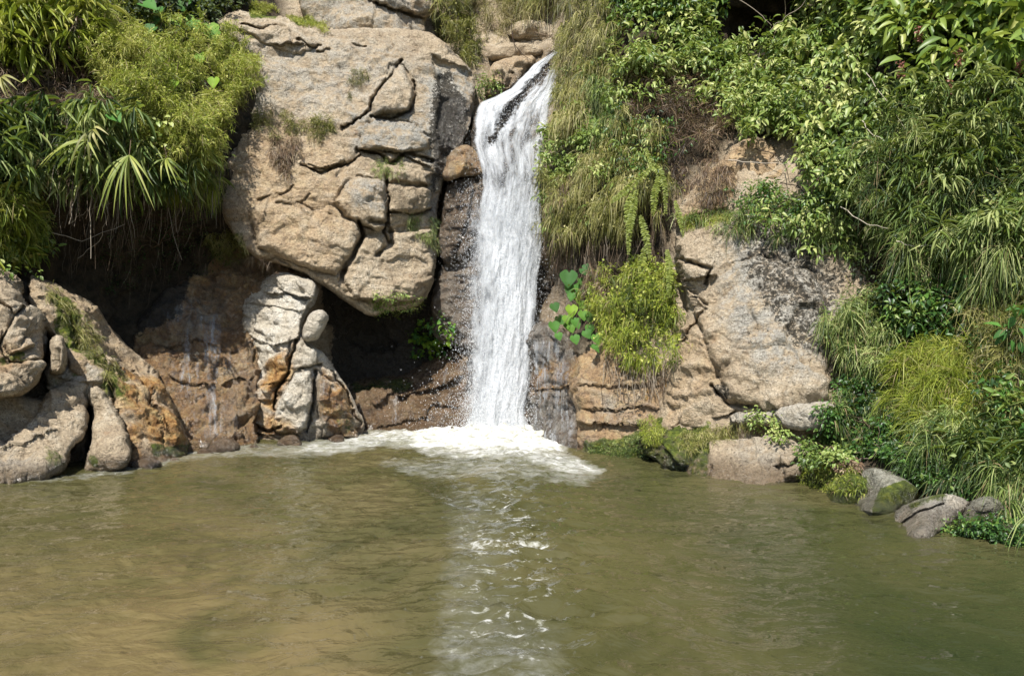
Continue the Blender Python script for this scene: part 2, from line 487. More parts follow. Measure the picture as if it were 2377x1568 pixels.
    # earth under plants, same tone as painted shade in left hollow; stone by water
    stone = np.maximum.reduce([sm(sdf(wu, wv, pl), -25, 25) for pl in (
        [(660, -80), (1330, -80), (1320, 560), (1345, 1120), (700, 1100), (660, 500)],
        [(1320, 830), (1560, 700), (1560, 460), (1700, 330), (1850, 350), (1920, 480), (2000, 700), (1960, 1010), (1880, 1130), (1320, 1130)],
        [(-60, 640), (150, 680), (300, 830), (420, 830), (480, 640), (560, 600), (700, 1100), (-60, 1200)])])
    o = mesh_from('cliff', p.reshape(-1, 3), grid_faces(*U.shape), np.full((U.shape[0] - 1) * (U.shape[1] - 1), 4), M_BANK,
                  attrs={**{k: a.ravel() for k, a in att.items()}, 'stone': stone.ravel()})
    tag(o, kind='structure')
    SOLID.append((p.reshape(-1, 3), grid_faces(*U.shape)))

def mixed_bank():
    a = M_TAN.copy(); a.name = "bank_rock"
    nt = a.node_tree
    out = [n for n in nt.nodes if n.type == 'OUTPUT_MATERIAL'][0]
    bs = [n for n in nt.nodes if n.type == 'BSDF_PRINCIPLED'][0]
    src = bs.inputs['Base Color'].links[0].from_socket
    at = nt.nodes.new('ShaderNodeAttribute'); at.attribute_name = 'stone'
    g = nt.nodes.new('ShaderNodeNewGeometry')
    nz = nt.nodes.new('ShaderNodeTexNoise'); nz.inputs['Scale'].default_value = 4.5; nz.inputs['Detail'].default_value = 6
    nz.inputs['Roughness'].default_value = .7
    nt.links.new(g.outputs['Position'], nz.inputs['Vector'])
    cr = nt.nodes.new('ShaderNodeValToRGB')
    for e, (pp, c) in zip(cr.color_ramp.elements, [(.35, (.020, .018, .012, 1)), (.68, (.085, .062, .038, 1))]):
        e.position = pp; e.color = c
    nt.links.new(nz.outputs['Fac'], cr.inputs[0])
    mx = nt.nodes.new('ShaderNodeMix'); mx.data_type = 'RGBA'
    nt.links.new(at.outputs['Fac'], mx.inputs[0]); nt.links.new(cr.outputs[0], mx.inputs[6]); nt.links.new(src, mx.inputs[7])
    nt.links.new(mx.outputs[2], bs.inputs['Base Color'])
    return a
M_BANK = mixed_bank()
build_bank()

# ------------------------------------------------------------------ rocks, one object each
M_RUST = rock_material('rusty_wet_stone', (.10, .070, .045), (.23, .165, .105), (.36, .28, .19))
R = build_rock
R('rock', [(690, -30), (1000, -60), (1015, 25), (985, 45), (990, 80), (930, 95), (830, 90), (760, 75), (700, 40)],
  [(700, 0, 18.3), (1000, 0, 18.8), (850, 80, 17.6)], .3, 30, M_TAN,
  'greyish tan slab at the top edge above the big tan rock face', base=dict(grey=.7),
  lumps=[([(860, -20), (1000, -30), (1008, 22), (970, 35), (900, 18), (860, 5)], .25, 14)],
  cracks=[([(860, 5), (930, 30), (990, 45)], 6, .35), ([(830, 72), (900, 75), (960, 78)], 3.5, .12)], seed=21, facet=.05, chis=.18, terr=.03)

R('rock', [(497, 52), (540, 25), (600, 32), (690, 48), (730, 55), (770, 75), (850, 66), (930, 66), (988, 72), (1012, 84), (1045, 112), (1075, 142), (1098, 168),
           (1101, 210), (1092, 262), (1090, 292), (1070, 335), (1045, 380), (1024, 440), (1014, 520), (1016, 590), (1003, 650), (985, 695), (962, 715), (900, 722),
           (860, 738), (800, 700), (760, 668), (735, 655), (700, 632), (640, 612), (580, 590), (535, 540), (515, 480), (508, 400), (520, 310), (545, 240), (575, 180), (565, 110), (520, 80)],
  [(500, 60, 16.2), (700, 50, 17.3), (1000, 80, 17.5), (1095, 170, 17.2), (560, 300, 15.6), (800, 250, 16.2), (1000, 300, 16.3), (1090, 280, 17.0),
   (515, 480, 14.9), (700, 480, 15.2), (900, 480, 15.5), (1015, 480, 16.4), (640, 600, 14.7), (760, 650, 14.9), (860, 720, 15.3), (990, 680, 16.0)], .38, 50, M_TAN,
  'huge tan sandstone rock face bulging to the left of the waterfall', seed=1, noise=.12, facet=.07, ffreq=.8, chis=.20, terr=.035, tf=1.25, step=2.2, strata=.028, back=2.2,
  lumps=[([(905, 158), (935, 162), (955, 188), (960, 225), (947, 256), (920, 262), (890, 266), (868, 272), (863, 250), (880, 215), (895, 185)], .34, 16),
         ([(845, 292), (900, 275), (960, 287), (1000, 322), (992, 347), (940, 352), (880, 347), (828, 357)], .22, 22),
         ([(800, 430), (830, 412), (880, 420), (896, 440), (898, 480), (905, 525), (880, 538), (840, 520), (800, 500), (775, 470)], .32, 28),
         ([(575, 492), (640, 455), (760, 500), (830, 510), (842, 545), (815, 595), (780, 640), (700, 620), (600, 575)], .24, 45),
         ([(795, 640), (815, 590), (850, 545), (1000, 530), (1014, 590), (985, 690), (900, 705), (820, 690)], .16, 22),
         ([(905, 430), (1000, 440), (1008, 485), (905, 490)], .18, 12), ([(895, 385), (1000, 400), (1005, 432), (905, 425)], .16, 12),
         ([(1000, 130), (1060, 150), (1098, 170), (1098, 250), (1075, 320), (1030, 380), (1010, 300), (1020, 210)], -.30, 26),
         ([(520, 60), (560, 45), (680, 75), (740, 110), (700, 130), (600, 100)], .12, 18),
         ([(830, 1), (831, 1), (831, 2)], 0, 5)],
  cracks=[([(930, 146), (905, 180), (880, 208), (864, 235), (858, 262), (835, 278), (795, 300)], 5.5, .42),
          ([(960, 186), (966, 222), (950, 260), (900, 274), (862, 276)], 4.5, .34),
          ([(700, 388), (740, 402), (790, 386), (835, 362)], 4.5, .26), ([(640, 470), (700, 476), (720, 455)], 3.5, .12),
          ([(897, 398), (893, 440), (905, 500), (892, 540), (905, 560)], 6, .45), ([(830, 352), (880, 362), (905, 388), (940, 352), (1002, 372)], 7, .42),
          ([(832, 512), (846, 545), (818, 598), (792, 645)], 8, .40), ([(600, 470), (660, 458), (682, 436)], 4, .14),
          ([(690, 98), (722, 112), (745, 112)], 5, .22), ([(735, 124), (765, 126)], 5, .18), ([(560, 60), (600, 72), (640, 66)], 4.5, .2),
          ([(905, 492), (960, 498), (1006, 486)], 5, .26), ([(900, 432), (960, 436), (1004, 430)], 4, .16), ([(715, 385), (760, 395), (800, 375)], 3, .12),
          ([(860, 512), (905, 520), (915, 560), (880, 590)], 9, .30), ([(820, 108), (850, 112)], 3, .12), ([(560, 620), (640, 600), (700, 640)], 3, .1)],
  ledges=[([(850, 348), (930, 352), (1005, 392)], .16, 34), ([(700, 398), (830, 372)], .10, 26), ([(900, 500), (1010, 492)], .12, 20), ([(800, 690), (1000, 700)], .2, 30),
          ([(620, 100), (740, 112)], .12, 20)],
  masks=[('grey', [(560, 110), (900, 95), (980, 150), (850, 240), (760, 290), (600, 260)], 60, .62), ('grey', [(800, 260), (1020, 250), (1050, 360), (820, 350)], 20, .95),
         ('grey', [(960, 150), (1040, 200), (1040, 480), (1000, 500), (990, 300)], 24, .9), ('grey', [(800, 425), (890, 420), (900, 490), (820, 480)], 14, .9),
         ('dark', [(1000, 170), (1050, 150), (1095, 280), (1050, 370), (1020, 460), (1000, 460), (985, 300)], 20, .62), ('grey', [(985, 150), (1095, 160), (1100, 300), (1040, 400), (1010, 600), (990, 420)], 16, 1), ('wet', [(1030, 230), (1100, 250), (1060, 420), (1020, 600), (1000, 520), (1010, 330)], 14, 1),  # right flank: wet stone, its turned-away shade also put into dark and grey
         ('ochre', [(520, 250), (760, 280), (820, 480), (800, 640), (640, 610), (520, 500)], 60, .30), ('dark', [(600, 90), (760, 90), (780, 140), (640, 150)], 30, .40), ('dark', [(560, 300), (700, 320), (720, 430), (640, 440)], 40, .36), ('dark', [(760, 340), (860, 380), (900, 560), (820, 600), (760, 480)], 36, .38), ('dark', [(790, 590), (1010, 540), (1000, 640), (800, 690)], 14, .28),
         ('moss', [(575, 25), (640, 30), (645, 44), (580, 40)], 8, .9), ('moss', [(665, 38), (745, 50), (760, 66), (690, 60)], 8, .9),
         ('moss', [(500, 530), (570, 540), (580, 600), (520, 600)], 12, .6)])

R('rock', [(1030, 400), (1045, 350), (1080, 332), (1105, 350), (1130, 385), (1130, 415), (1070, 412), (1035, 418)], [(1080, 380, 16.35)], .4, 26, M_TAN,
  'rusty orange and tan wedge of rock beside the upper waterfall', base=dict(ochre=.8, wet=.8, dark=.35), seed=4, facet=.06, noise=.06, chis=.34)
R('rock', [(1022, 560), (1022, 470), (1030, 428), (1060, 412), (1120, 408), (1135, 470), (1110, 560), (1060, 610), (1030, 610)], [(1070, 500, 16.4)], .5, 50, M_WET,
  'wet black boulder tucked against the left side of the waterfall', base=dict(wet=1, dark=.5), seed=5, facet=.08, noise=.1, chis=.34, terr=.01, cracks=[([(1050, 600), (1085, 520), (1100, 440)], 5, .2)])
R('rock', [(1000, 790), (1005, 700), (1022, 610), (1060, 570), (1130, 560), (1140, 790), (1080, 810)], [(1070, 680, 16.45)], .4, 60, M_WET,
  'pinkish grey wet rock half veiled by spray left of the fall', base=dict(wet=.8, grey=.4), seed=6, facet=.08, noise=.1, strata=.03, chis=.3, terr=.01)
R('rock', [(790, 890), (870, 872), (950, 866), (1000, 830), (1060, 795), (1130, 800), (1240, 860), (1240, 1040), (1000, 1050), (840, 1040), (800, 1000)],
  [(800, 900, 16.8), (950, 870, 17.0), (1100, 800, 16.7), (840, 1010, 15.3), (1000, 1010, 15.4), (1150, 1010, 15.5)], .5, 60, M_WET,
  'low wet brown shelf streaked with olive at the foot of the fall', base=dict(wet=1, ochre=.25), seed=7, strata=.09, tilt=-.35, facet=.12,
  masks=[('moss', [(800, 880), (950, 866), (970, 905), (820, 925)], 14, .62)],
  ledges=[([(850, 950), (1000, 900), (1080, 860)], .14, 24), ([(860, 985), (1080, 940)], .10, 18)])

# pale outcrop in the middle left
R('rock', [(575, 660), (640, 632), (690, 640), (722, 648), (740, 668), (730, 700), (712, 720), (698, 755), (702, 795), (735, 805), (775, 850), (805, 895), (832, 955), (846, 1005), (838, 1040),
           (700, 1050), (600, 1035), (540, 1000), (545, 900), (556, 800), (560, 740), (566, 700)],
  [(560, 700, 15.3), (730, 670, 14.5), (550, 850, 15.0), (640, 850, 14.1), (700, 850, 14.0), (800, 900, 14.4), (550, 1000, 14.2), (700, 1010, 13.9), (840, 1000, 14.7)], .32, 40, M_PALE,
  'pale cream and ochre stacked outcrop standing in the pool left of the fall', seed=8, noise=.06, facet=.05, chis=.34, rot=.35, ffreq=1.1, strata=.03, tilt=.5, back=1.6, bev=.28, terr=.05, tf=2.4, step=2.1,
  lumps=[
         ([(590, 800), (640, 795), (680, 780), (665, 850), (640, 900), (650, 930), (600, 930), (605, 870)], .14, 16),
         ([(630, 985), (655, 925), (680, 865), (722, 860), (728, 900), (712, 990), (690, 1010), (640, 1005)], .26, 14),
         ([(735, 860), (790, 900), (830, 980), (835, 1020), (745, 1015), (735, 950)], .22, 24),
         ([(705, 800), (735, 812), (735, 850), (700, 850)], .12, 10)],
  cracks=[([(740, 690), (716, 722), (700, 770), (680, 830), (650, 890), (640, 950)], 5, .40), ([(690, 855), (720, 850), (745, 845)], 4, .25), ([(732, 860), (728, 920), (712, 1000)], 5, .30),
          ([(640, 668), (690, 690), (720, 698)], 4, .2), ([(585, 985), (620, 1000), (650, 990)], 6, .25), ([(770, 860), (800, 910), (835, 985)], 4, .2)],
  ledges=[([(600, 672), (740, 690)], .16, 14), ([(560, 700), (720, 722)], .07, 10), ([(560, 770), (640, 806), (710, 785)], .12, 14), ([(560, 900), (680, 880)], .07, 12)],
  masks=[('ochre', [(610, 840), (690, 800), (670, 880), (640, 960), (590, 930)], 10, 1), ('ochre', [(740, 840), (800, 900), (842, 1000), (780, 1020), (738, 960)], 12, 1),
         ('moss', [(780, 930), (830, 970), (830, 1010), (770, 1010)], 14, .5), ('wet', [(735, 860), (846, 1000), (846, 1040), (600, 1040), (590, 990), (730, 1000)], 10, 1),
         ('ochre', [(535, 690), (560, 680), (562, 760), (570, 860), (600, 960), (540, 1010)], 14, .9), ('ochre', [(540, 940), (640, 960), (700, 1010), (560, 1030)], 16, .9), ])
R('rock', [(722, 724), (745, 716), (760, 728), (762, 745), (746, 775), (735, 790), (706, 793), (703, 772), (710, 745)], [(735, 755, 13.95)], .5, 22, M_PALE,
  'small pale oval stone perched at the mouth of the dark hollow', seed=9, noise=.03, facet=.02, back=.6, wob=3, chis=.12, terr=.02, rot=1.2)

# wet rusty slope
R('rock', [(330, 730), (400, 680), (455, 640), (500, 585), (600, 560), (720, 600), (720, 690), (610, 700), (600, 740), (605, 830), (600, 930), (600, 1010), (590, 1050), (440, 1075), (330, 1000), (300, 900), (300, 800)],
  [(330, 740, 14.8), (480, 640, 15.5), (600, 600, 15.35), (720, 640, 15.5), (350, 950, 13.3), (480, 850, 14.1), (600, 850, 14.45), (440, 1050, 12.7), (590, 1035, 13.5)], .2, 50, M_RUST,
  'wet rust brown rock slope between outcrop and ridge', base=dict(ochre=.66, wet=.8, dark=.43), seed=10, noise=.20, facet=.06, chis=.55, terr=.07, tf=2.6, ffreq=1.7, strata=.12, tilt=-.3,
  masks=[('grey', [(350, 700), (450, 680), (520, 720), (480, 790), (380, 780)], 20, .8), ('dark', [(420, 800), (560, 820), (540, 900), (430, 880)], 24, .5), ('dark', [(300, 700), (460, 640), (430, 740), (300, 800)], 24, .7)],  # last dark patch continues the painted shade of the hollow
  ledges=[([(340, 800), (450, 780), (560, 805)], .07, 16), ([(380, 880), (480, 900), (600, 870)], .08, 16)])
R('rock', [(60, 640), (110, 650), (165, 678), (220, 705), (262, 770), (320, 825), (372, 872), (405, 950), (432, 1020), (436, 1060), (380, 1085), (310, 1100), (285, 1020), (250, 940), (190, 880), (130, 800), (80, 720)],
  [(80, 650, 12.3), (220, 710, 13.3), (130, 800, 11.7), (320, 830, 13.3), (250, 940, 11.6), (380, 900, 12.9), (300, 1075, 11.4), (430, 1050, 12.5)], .6, 60, M_TAN,
  'slanting tan and ochre ridge running down to the water on the left', base=dict(ochre=.25), seed=11, noise=.08, facet=.04, strata=.08, tilt=1.1, rot=1.0, chis=.32, terr=.03,
  lumps=[([(160, 700), (215, 712), (250, 790), (270, 860), (240, 860), (190, 780)], .16, 20), ([(330, 850), (370, 880), (425, 1020), (395, 1040), (350, 940)], .16, 20)],
  cracks=[([(120, 690), (190, 800), (250, 900), (310, 1060)], 6, .25), ([(320, 850), (350, 950), (375, 1050)], 5, .16)],
  masks=[('ochre', [(250, 850), (370, 870), (440, 1060), (310, 1085), (270, 950)], 16, 1), ('moss', [(80, 660), (160, 690), (250, 850), (300, 960), (250, 930), (140, 790)], 16, .62),
         ('moss', [(330, 1040), (440, 1030), (440, 1060), (330, 1070)], 8, .6), ('dark', [(230, 850), (300, 860), (290, 890), (240, 880)], 12, .55)])
R('rock', [(200, 905), (222, 888), (252, 915), (285, 975), (302, 1025), (298, 1075), (270, 1100), (195, 1105), (203, 1050), (215, 1010), (212, 960)],
  [(250, 900, 11.6), (250, 1080, 10.9)], .45, 22, M_TAN, 'rounded cream rock column standing in the water beside the ochre ridge', seed=12, noise=.06, chis=.30, rot=.7, facet=.03, terr=.0, strata=.02,
  masks=[('moss', [(205, 1050), (240, 1060), (230, 1085), (205, 1080)], 8, .6)])
R('rock', [(-140, 650), (-20, 628), (15, 632), (45, 658), (55, 705), (90, 715), (110, 745), (112, 800), (100, 850), (92, 880), (60, 915), (20, 922), (-140, 930)],
  [(-100, 650, 10.9), (50, 660, 11.4), (-100, 900, 9.9), (100, 860, 10.9)], .6, 44, M_TAN, 'big rounded tan boulder at the left edge of the photo', seed=13, noise=.12, facet=.08, chis=.40, terr=.025, tf=2, ffreq=1.4, strata=.03,
  cracks=[([(45, 720), (20, 760), (5, 790), (30, 830), (100, 840)], 5, .2), ([(-20, 690), (30, 735), (60, 720)], 5, .22)],
  lumps=[([(8, 770), (35, 735), (85, 735), (102, 770), (90, 800), (30, 815)], .16, 20)],
  masks=[('moss', [(-60, 800), (60, 800), (80, 840), (-60, 850)], 14, .5), ('ochre', [(-60, 780), (80, 790), (60, 850), (-60, 850)], 14, .5), ('dark', [(60, 700), (110, 800), (90, 880), (40, 830)], 10, .4)])
R('rock', [(112, 800), (125, 778), (145, 782), (156, 815), (155, 850), (140, 872), (112, 868), (115, 830)], [(135, 825, 11.1)], .3, 16, M_TAN,
  'small upright cream stone wedged beside the left boulder', seed=14, noise=.03, facet=.03, wob=4, chis=.2, rot=1.2)
R('rock', [(-140, 1010), (-40, 1020), (30, 1030), (70, 985), (95, 930), (120, 900), (165, 880), (192, 885), (200, 920), (205, 985), (196, 1015), (165, 1030), (150, 1075), (120, 1105), (60, 1125), (-140, 1150)],
  [(-100, 1030, 10.5), (100, 920, 11.3), (200, 940, 11.6), (-100, 1120, 9.7), (60, 1110, 10.2), (170, 1020, 10.9)], .4, 26, M_TAN,
  'flat topped cream rock sloping to the water in the left foreground', seed=16, noise=.08, facet=.08, ffreq=1.6, strata=.05, chis=.40, terr=.02, tf=2.2, rot=.9,
  
  ledges=[([(-40, 1060), (60, 1045), (150, 1000)], .05, 10)],
  masks=[('moss', [(100, 1040), (150, 1040), (140, 1090), (90, 1110)], 12, .5), ('grey', [(-60, 1060), (80, 1050), (80, 1100), (-60, 1110)], 20, .5)])
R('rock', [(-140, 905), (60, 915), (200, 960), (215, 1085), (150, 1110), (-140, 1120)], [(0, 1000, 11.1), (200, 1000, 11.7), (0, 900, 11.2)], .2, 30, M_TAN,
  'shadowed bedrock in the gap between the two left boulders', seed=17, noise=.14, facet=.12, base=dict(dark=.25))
R('rock', [(112, 868), (128, 845), (160, 850), (185, 838), (222, 850), (246, 876), (232, 900), (205, 925), (160, 920), (118, 915)], [(170, 885, 11.75)], .16, 16, M_TAN,
  'grey thin bedded rock between the ridge and the left boulder', seed=18, noise=.08, facet=.06, strata=.08, chis=.36, base=dict(moss=.40, dark=.4, grey=.4))

# right of the fall
R('rock', [(1222, 770), (1262, 740), (1310, 770), (1338, 815), (1352, 858), (1338, 895), (1336, 925), (1350, 985), (1344, 1040), (1332, 1085), (1290, 1090), (1222, 1060), (1215, 900)],
  [(1240, 780, 15.4), (1340, 850, 13.7), (1230, 1000, 15.2), (1335, 1065, 12.7)], .5, 60, M_WET,
  'smooth grey rock sheeted with water right at the foot of the fall', base=dict(wet=1, grey=.7), seed=22, noise=.08, facet=.08, strata=.02,
  masks=[('ochre', [(1230, 850), (1345, 830), (1340, 900), (1230, 910)], 12, .9)], ledges=[([(1225, 905), (1345, 895)], .16, 26)])
R('rock', [(1322, 880), (1345, 815), (1400, 790), (1470, 800), (1560, 850), (1600, 960), (1540, 1010), (1500, 1030), (1510, 1070), (1470, 1095), (1330, 1085), (1345, 1000), (1335, 930)],
  [(1340, 900, 13.3), (1450, 830, 13.3), (1560, 900, 12.7), (1340, 1070, 12.5), (1500, 1070, 11.9)], .35, 50, M_TAN,
  'ochre layered rock with a mossy green foot right of the fall', base=dict(ochre=.6, wet=.4), seed=23, noise=.08, facet=.12, strata=.07, tilt=.1,
  ledges=[([(1340, 985), (1500, 990)], .16, 18), ([(1340, 950), (1550, 955)], .10, 14), ([(1340, 900), (1550, 900)], .08, 14)],
  masks=[('moss', [(1350, 1030), (1500, 1000), (1520, 1075), (1360, 1080)], 12, .78), ('grey', [(1400, 930), (1560, 940), (1560, 1010), (1400, 990)], 14, .8), ('dark', [(1400, 850), (1540, 860), (1500, 1010), (1420, 1000)], 22, .5)])
R('rock', [(1555, 560), (1600, 520), (1640, 480), (1720, 455), (1860, 460), (1990, 530), (2040, 640), (2010, 760), (1960, 850), (1945, 935), (1880, 950), (1760, 962), (1700, 985), (1640, 1010),
           (1570, 1030), (1520, 1020), (1515, 970), (1535, 900), (1575, 820), (1600, 740), (1590, 650)],
  [(1570, 560, 12.9), (1750, 470, 12.9), (1950, 520, 12.2), (1590, 720, 12.6), (1750, 700, 12.2), (1980, 720, 11.5), (1540, 960, 12.1), (1700, 950, 11.5), (1930, 930, 10.9)], .6, 90, M_TAN,
  'broad sandy rock face speckled with dark lichen right of the fall', seed=24, noise=.12, facet=.10, ffreq=.9, terr=.05, tf=1.4, strata=.025, tilt=-.4, back=1.4,
  lumps=[([(1600, 700), (1700, 620), (1760, 600), (1900, 640), (1930, 800), (1920, 930), (1780, 950), (1690, 930), (1660, 850), (1640, 780)], .26, 60)],
  cracks=[([(1600, 660), (1640, 720), (1600, 800)], 5, .2), ([(1655, 900), (1690, 940), (1760, 940)], 6, .22), ([(1580, 600), (1650, 625), (1640, 660)], 6, .3)],
  ledges=[([(1570, 648), (1670, 640)], .2, 50), ([(1640, 970), (1760, 958), (1950, 945)], .16, 26)],
  masks=[('dark', [(1700, 500), (1860, 500), (2000, 620), (1960, 850), (1850, 860), (1760, 760), (1690, 640)], 60, .55), ('dark', [(1640, 620), (1780, 640), (1900, 760), (1900, 900), (1740, 930), (1680, 820)], 60, .44), ('grey', [(1680, 520), (1850, 520), (1950, 700), (1900, 880), (1760, 860), (1680, 760)], 40, .85),
         ('dark', [(1660, 890), (1700, 900), (1690, 935), (1655, 920)], 8, .6), ('ochre', [(1540, 820), (1660, 700), (1680, 880), (1600, 1000), (1530, 980)], 30, .28), ('moss', [(1470, 970), (1530, 960), (1540, 1010), (1490, 1020)], 12, .7),
         ('moss', [(1570, 1005), (1740, 960), (1760, 975), (1600, 1030)], 8, .55)])
R('rock', [(1690, 350), (1740, 318), (1790, 335), (1840, 400), (1850, 450), (1790, 490), (1700, 500), (1590, 540), (1570, 500), (1600, 440), (1650, 400)],
  [(1700, 380, 13.3), (1840, 430, 12.9), (1600, 520, 13.2)], .4, 60, M_TAN, 'bare orange sand patch under the shrubs above the speckled face', seed=25, noise=.1, facet=.14, ffreq=1.3, base=dict(ochre=.45),
  ledges=[([(1590, 500), (1700, 480), (1840, 470)], .12, 20)])
R('rock', [(1690, 965), (1760, 952), (1880, 940), (1950, 940), (1950, 975), (1880, 990), (1760, 985), (1700, 992)], [(1700, 975, 11.2), (1940, 955, 10.6)], .5, 14, M_PALE,
  'thin pale ledge jutting over the dark slot beneath the speckled face', seed=26, noise=.05, facet=.08, strata=.07, base=dict(grey=.5), step=2.2, wob=3)
R('rock', [(1600, 1045), (1650, 1022), (1700, 1012), (1780, 1022), (1850, 1032), (1876, 1062), (1868, 1100), (1840, 1125), (1780, 1150), (1640, 1140), (1585, 1110), (1590, 1070)],
  [(1620, 1030, 11.2), (1860, 1040, 10.4), (1620, 1110, 10.4), (1850, 1120, 9.9)], .6, 40, M_TAN, 'low tan rock at the waterline under the thin ledge', seed=27, noise=.08, facet=.05, strata=.03,
  lumps=[([(1810, 1060), (1868, 1055), (1862, 1110), (1820, 1105)], .1, 12)], cracks=[([(1795, 1080), (1830, 1085), (1862, 1070)], 5, .22), ([(1640, 1030), (1650, 1080), (1640, 1110)], 4, .2)],
  masks=[('moss', [(1585, 1030), (1660, 1020), (1640, 1110), (1590, 1110)], 12, .62), ('grey', [(1700, 1020), (1860, 1040), (1860, 1090), (1720, 1080)], 20, .4)])
R('rock', [(1480, 1010), (1530, 990), (1600, 1005), (1660, 1005), (1650, 1040), (1620, 1075), (1600, 1115), (1560, 1095), (1510, 1060), (1485, 1040)], [(1500, 1020, 11.7), (1600, 1090, 10.9)], .5, 30, M_WET,
  'dark mossy boulder at the water between ochre rock and low tan rock', seed=28, noise=.08, facet=.2, ffreq=2.2, base=dict(moss=.62, dark=.5))
R('rock', [(1840, 1120), (1870, 1070), (1920, 1050), (1990, 1080), (2020, 1120), (2010, 1190), (1980, 1200), (1900, 1175), (1845, 1150)], [(1860, 1110, 9.9), (1990, 1170, 8.8)], .5, 36, M_GREY,
  'yellow green moss covered boulder at the right waterline', seed=29, noise=.06, facet=.04, chis=.14, base=dict(moss=.8))
R('rock', [(1968, 1140), (1985, 1100), (2020, 1082), (2060, 1090), (2110, 1110), (2140, 1140), (2120, 1180), (2080, 1215), (2020, 1215), (1975, 1185)], [(1980, 1120, 9.1), (2120, 1150, 8.6), (2030, 1200, 8.2)], .6, 36, M_GREY,
  'grey green boulder with a moss patch on its right flank', seed=30, noise=.03, facet=.02, strata=.012, wob=3, chis=.10, terr=.01,
  masks=[('moss', [(2040, 1130), (2100, 1110), (2140, 1140), (2100, 1215), (2020, 1225), (2020, 1170)], 8, .85), ('dark', [(1970, 1180), (2030, 1190), (2030, 1215), (1970, 1200)], 8, .5)])
R('rock', [(2066, 1215), (2080, 1180), (2140, 1155), (2200, 1145), (2245, 1160), (2258, 1185), (2225, 1215), (2190, 1235), (2160, 1262), (2120, 1275), (2090, 1250)], [(2080, 1190, 8.0), (2240, 1170, 7.9), (2140, 1260, 7.3)], .6, 40, M_PALE,
  'pale wedge shaped boulder with a dark split on the right bank', seed=31, noise=.03, facet=.02, strata=.012, wob=3, chis=.09, terr=.01, base=dict(grey=.55),
  cracks=[([(2072, 1222), (2130, 1190), (2195, 1162)], 3.2, .16)], masks=[('moss', [(2100, 1165), (2190, 1140), (2200, 1155), (2110, 1185)], 7, .6), ('moss', [(2180, 1230), (2240, 1190), (2260, 1200), (2200, 1250)], 7, .7)])
R('rock', [(2155, 1285), (2170, 1245), (2215, 1215), (2270, 1195), (2340, 1215), (2460, 1220), (2460, 1320), (2200, 1305)], [(2170, 1260, 7.5), (2400, 1250, 7.1)], .4, 30, M_GREY,
  'low mossy rock under creeping weeds at the right edge', seed=32, noise=.06, facet=.06, base=dict(moss=.6, dark=.4))
R('rock', [(2230, 1200), (2245, 1165), (2290, 1145), (2330, 1160), (2350, 1200), (2310, 1225), (2250, 1225)], [(2290, 1180, 7.8)], .5, 26, M_GREY,
  'brownish grey stone behind the pale wedge boulder', seed=33, noise=.04, facet=.02, chis=.1, terr=.02)
# by the lip of the fall
R('rock', [(1120, 215), (1135, 160), (1150, 140), (1230, 128), (1245, 140), (1215, 180), (1185, 215), (1140, 235)], [(1130, 180, 17.7), (1230, 150, 18.3)], .4, 24, M_TAN,
  'tan block on the left lip of the waterfall', seed=34, noise=.05, facet=.08, base=dict(ochre=.3), cracks=[([(1140, 205), (1180, 200), (1190, 170)], 4, .2)], masks=[('wet', [(1150, 190), (1240, 150), (1190, 220), (1140, 235)], 6, 1)])
R('rock', [(1128, 140), (1140, 108), (1200, 98), (1256, 105), (1262, 122), (1240, 138), (1180, 142)], [(1140, 120, 18.9), (1250, 120, 19.2)], .4, 18, M_TAN,
  'long tan slab just upstream of the waterfall lip', seed=35, noise=.05, facet=.08, strata=.04)
R('rock', [(1175, 92), (1185, 55), (1240, 45), (1300, 58), (1305, 95), (1250, 102)], [(1190, 70, 20.0), (1300, 80, 19.6)], .5, 20, M_TAN,
  'weathered tan ledge upstream, second above the waterfall lip', seed=36, noise=.06, facet=.12, strata=.07)
R('rock', [(1098, 250), (1170, 238), (1215, 170), (1300, 108), (1345, 100), (1345, 300), (1300, 560), (1270, 800), (1240, 1040), (1080, 1040), (1100, 600), (1110, 420), (1092, 330)],
  [(1100, 300, 17.0), (1170, 240, 17.5), (1300, 120, 18.3), (1300, 260, 17.1), (1180, 400, 16.5), (1300, 500, 16.4), (1180, 700, 16.4), (1180, 1000, 16.1)], .3, 40, M_WET,
  'dark wet rock chute that the waterfall slides down', base=dict(wet=1, dark=.55), seed=37, noise=.10, facet=.10)

# ------------------------------------------------------------------ pool bed and water
def build_bed():
    xs = np.linspace(-60, 60, 61); ys = np.linspace(-60, 40, 51)
    X, Y = np.meshgrid(xs, ys)
    p = np.stack([X, Y, -1.3 + .2 * fbm(np.stack([X, Y, X * 0], -1), .3, 3, .5, 5)], -1)
    o = mesh_from('riverbed', p.reshape(-1, 3), grid_faces(*X.shape), np.full(60 * 50, 4), M_SOIL); tag(o, kind='structure')
build_bed()

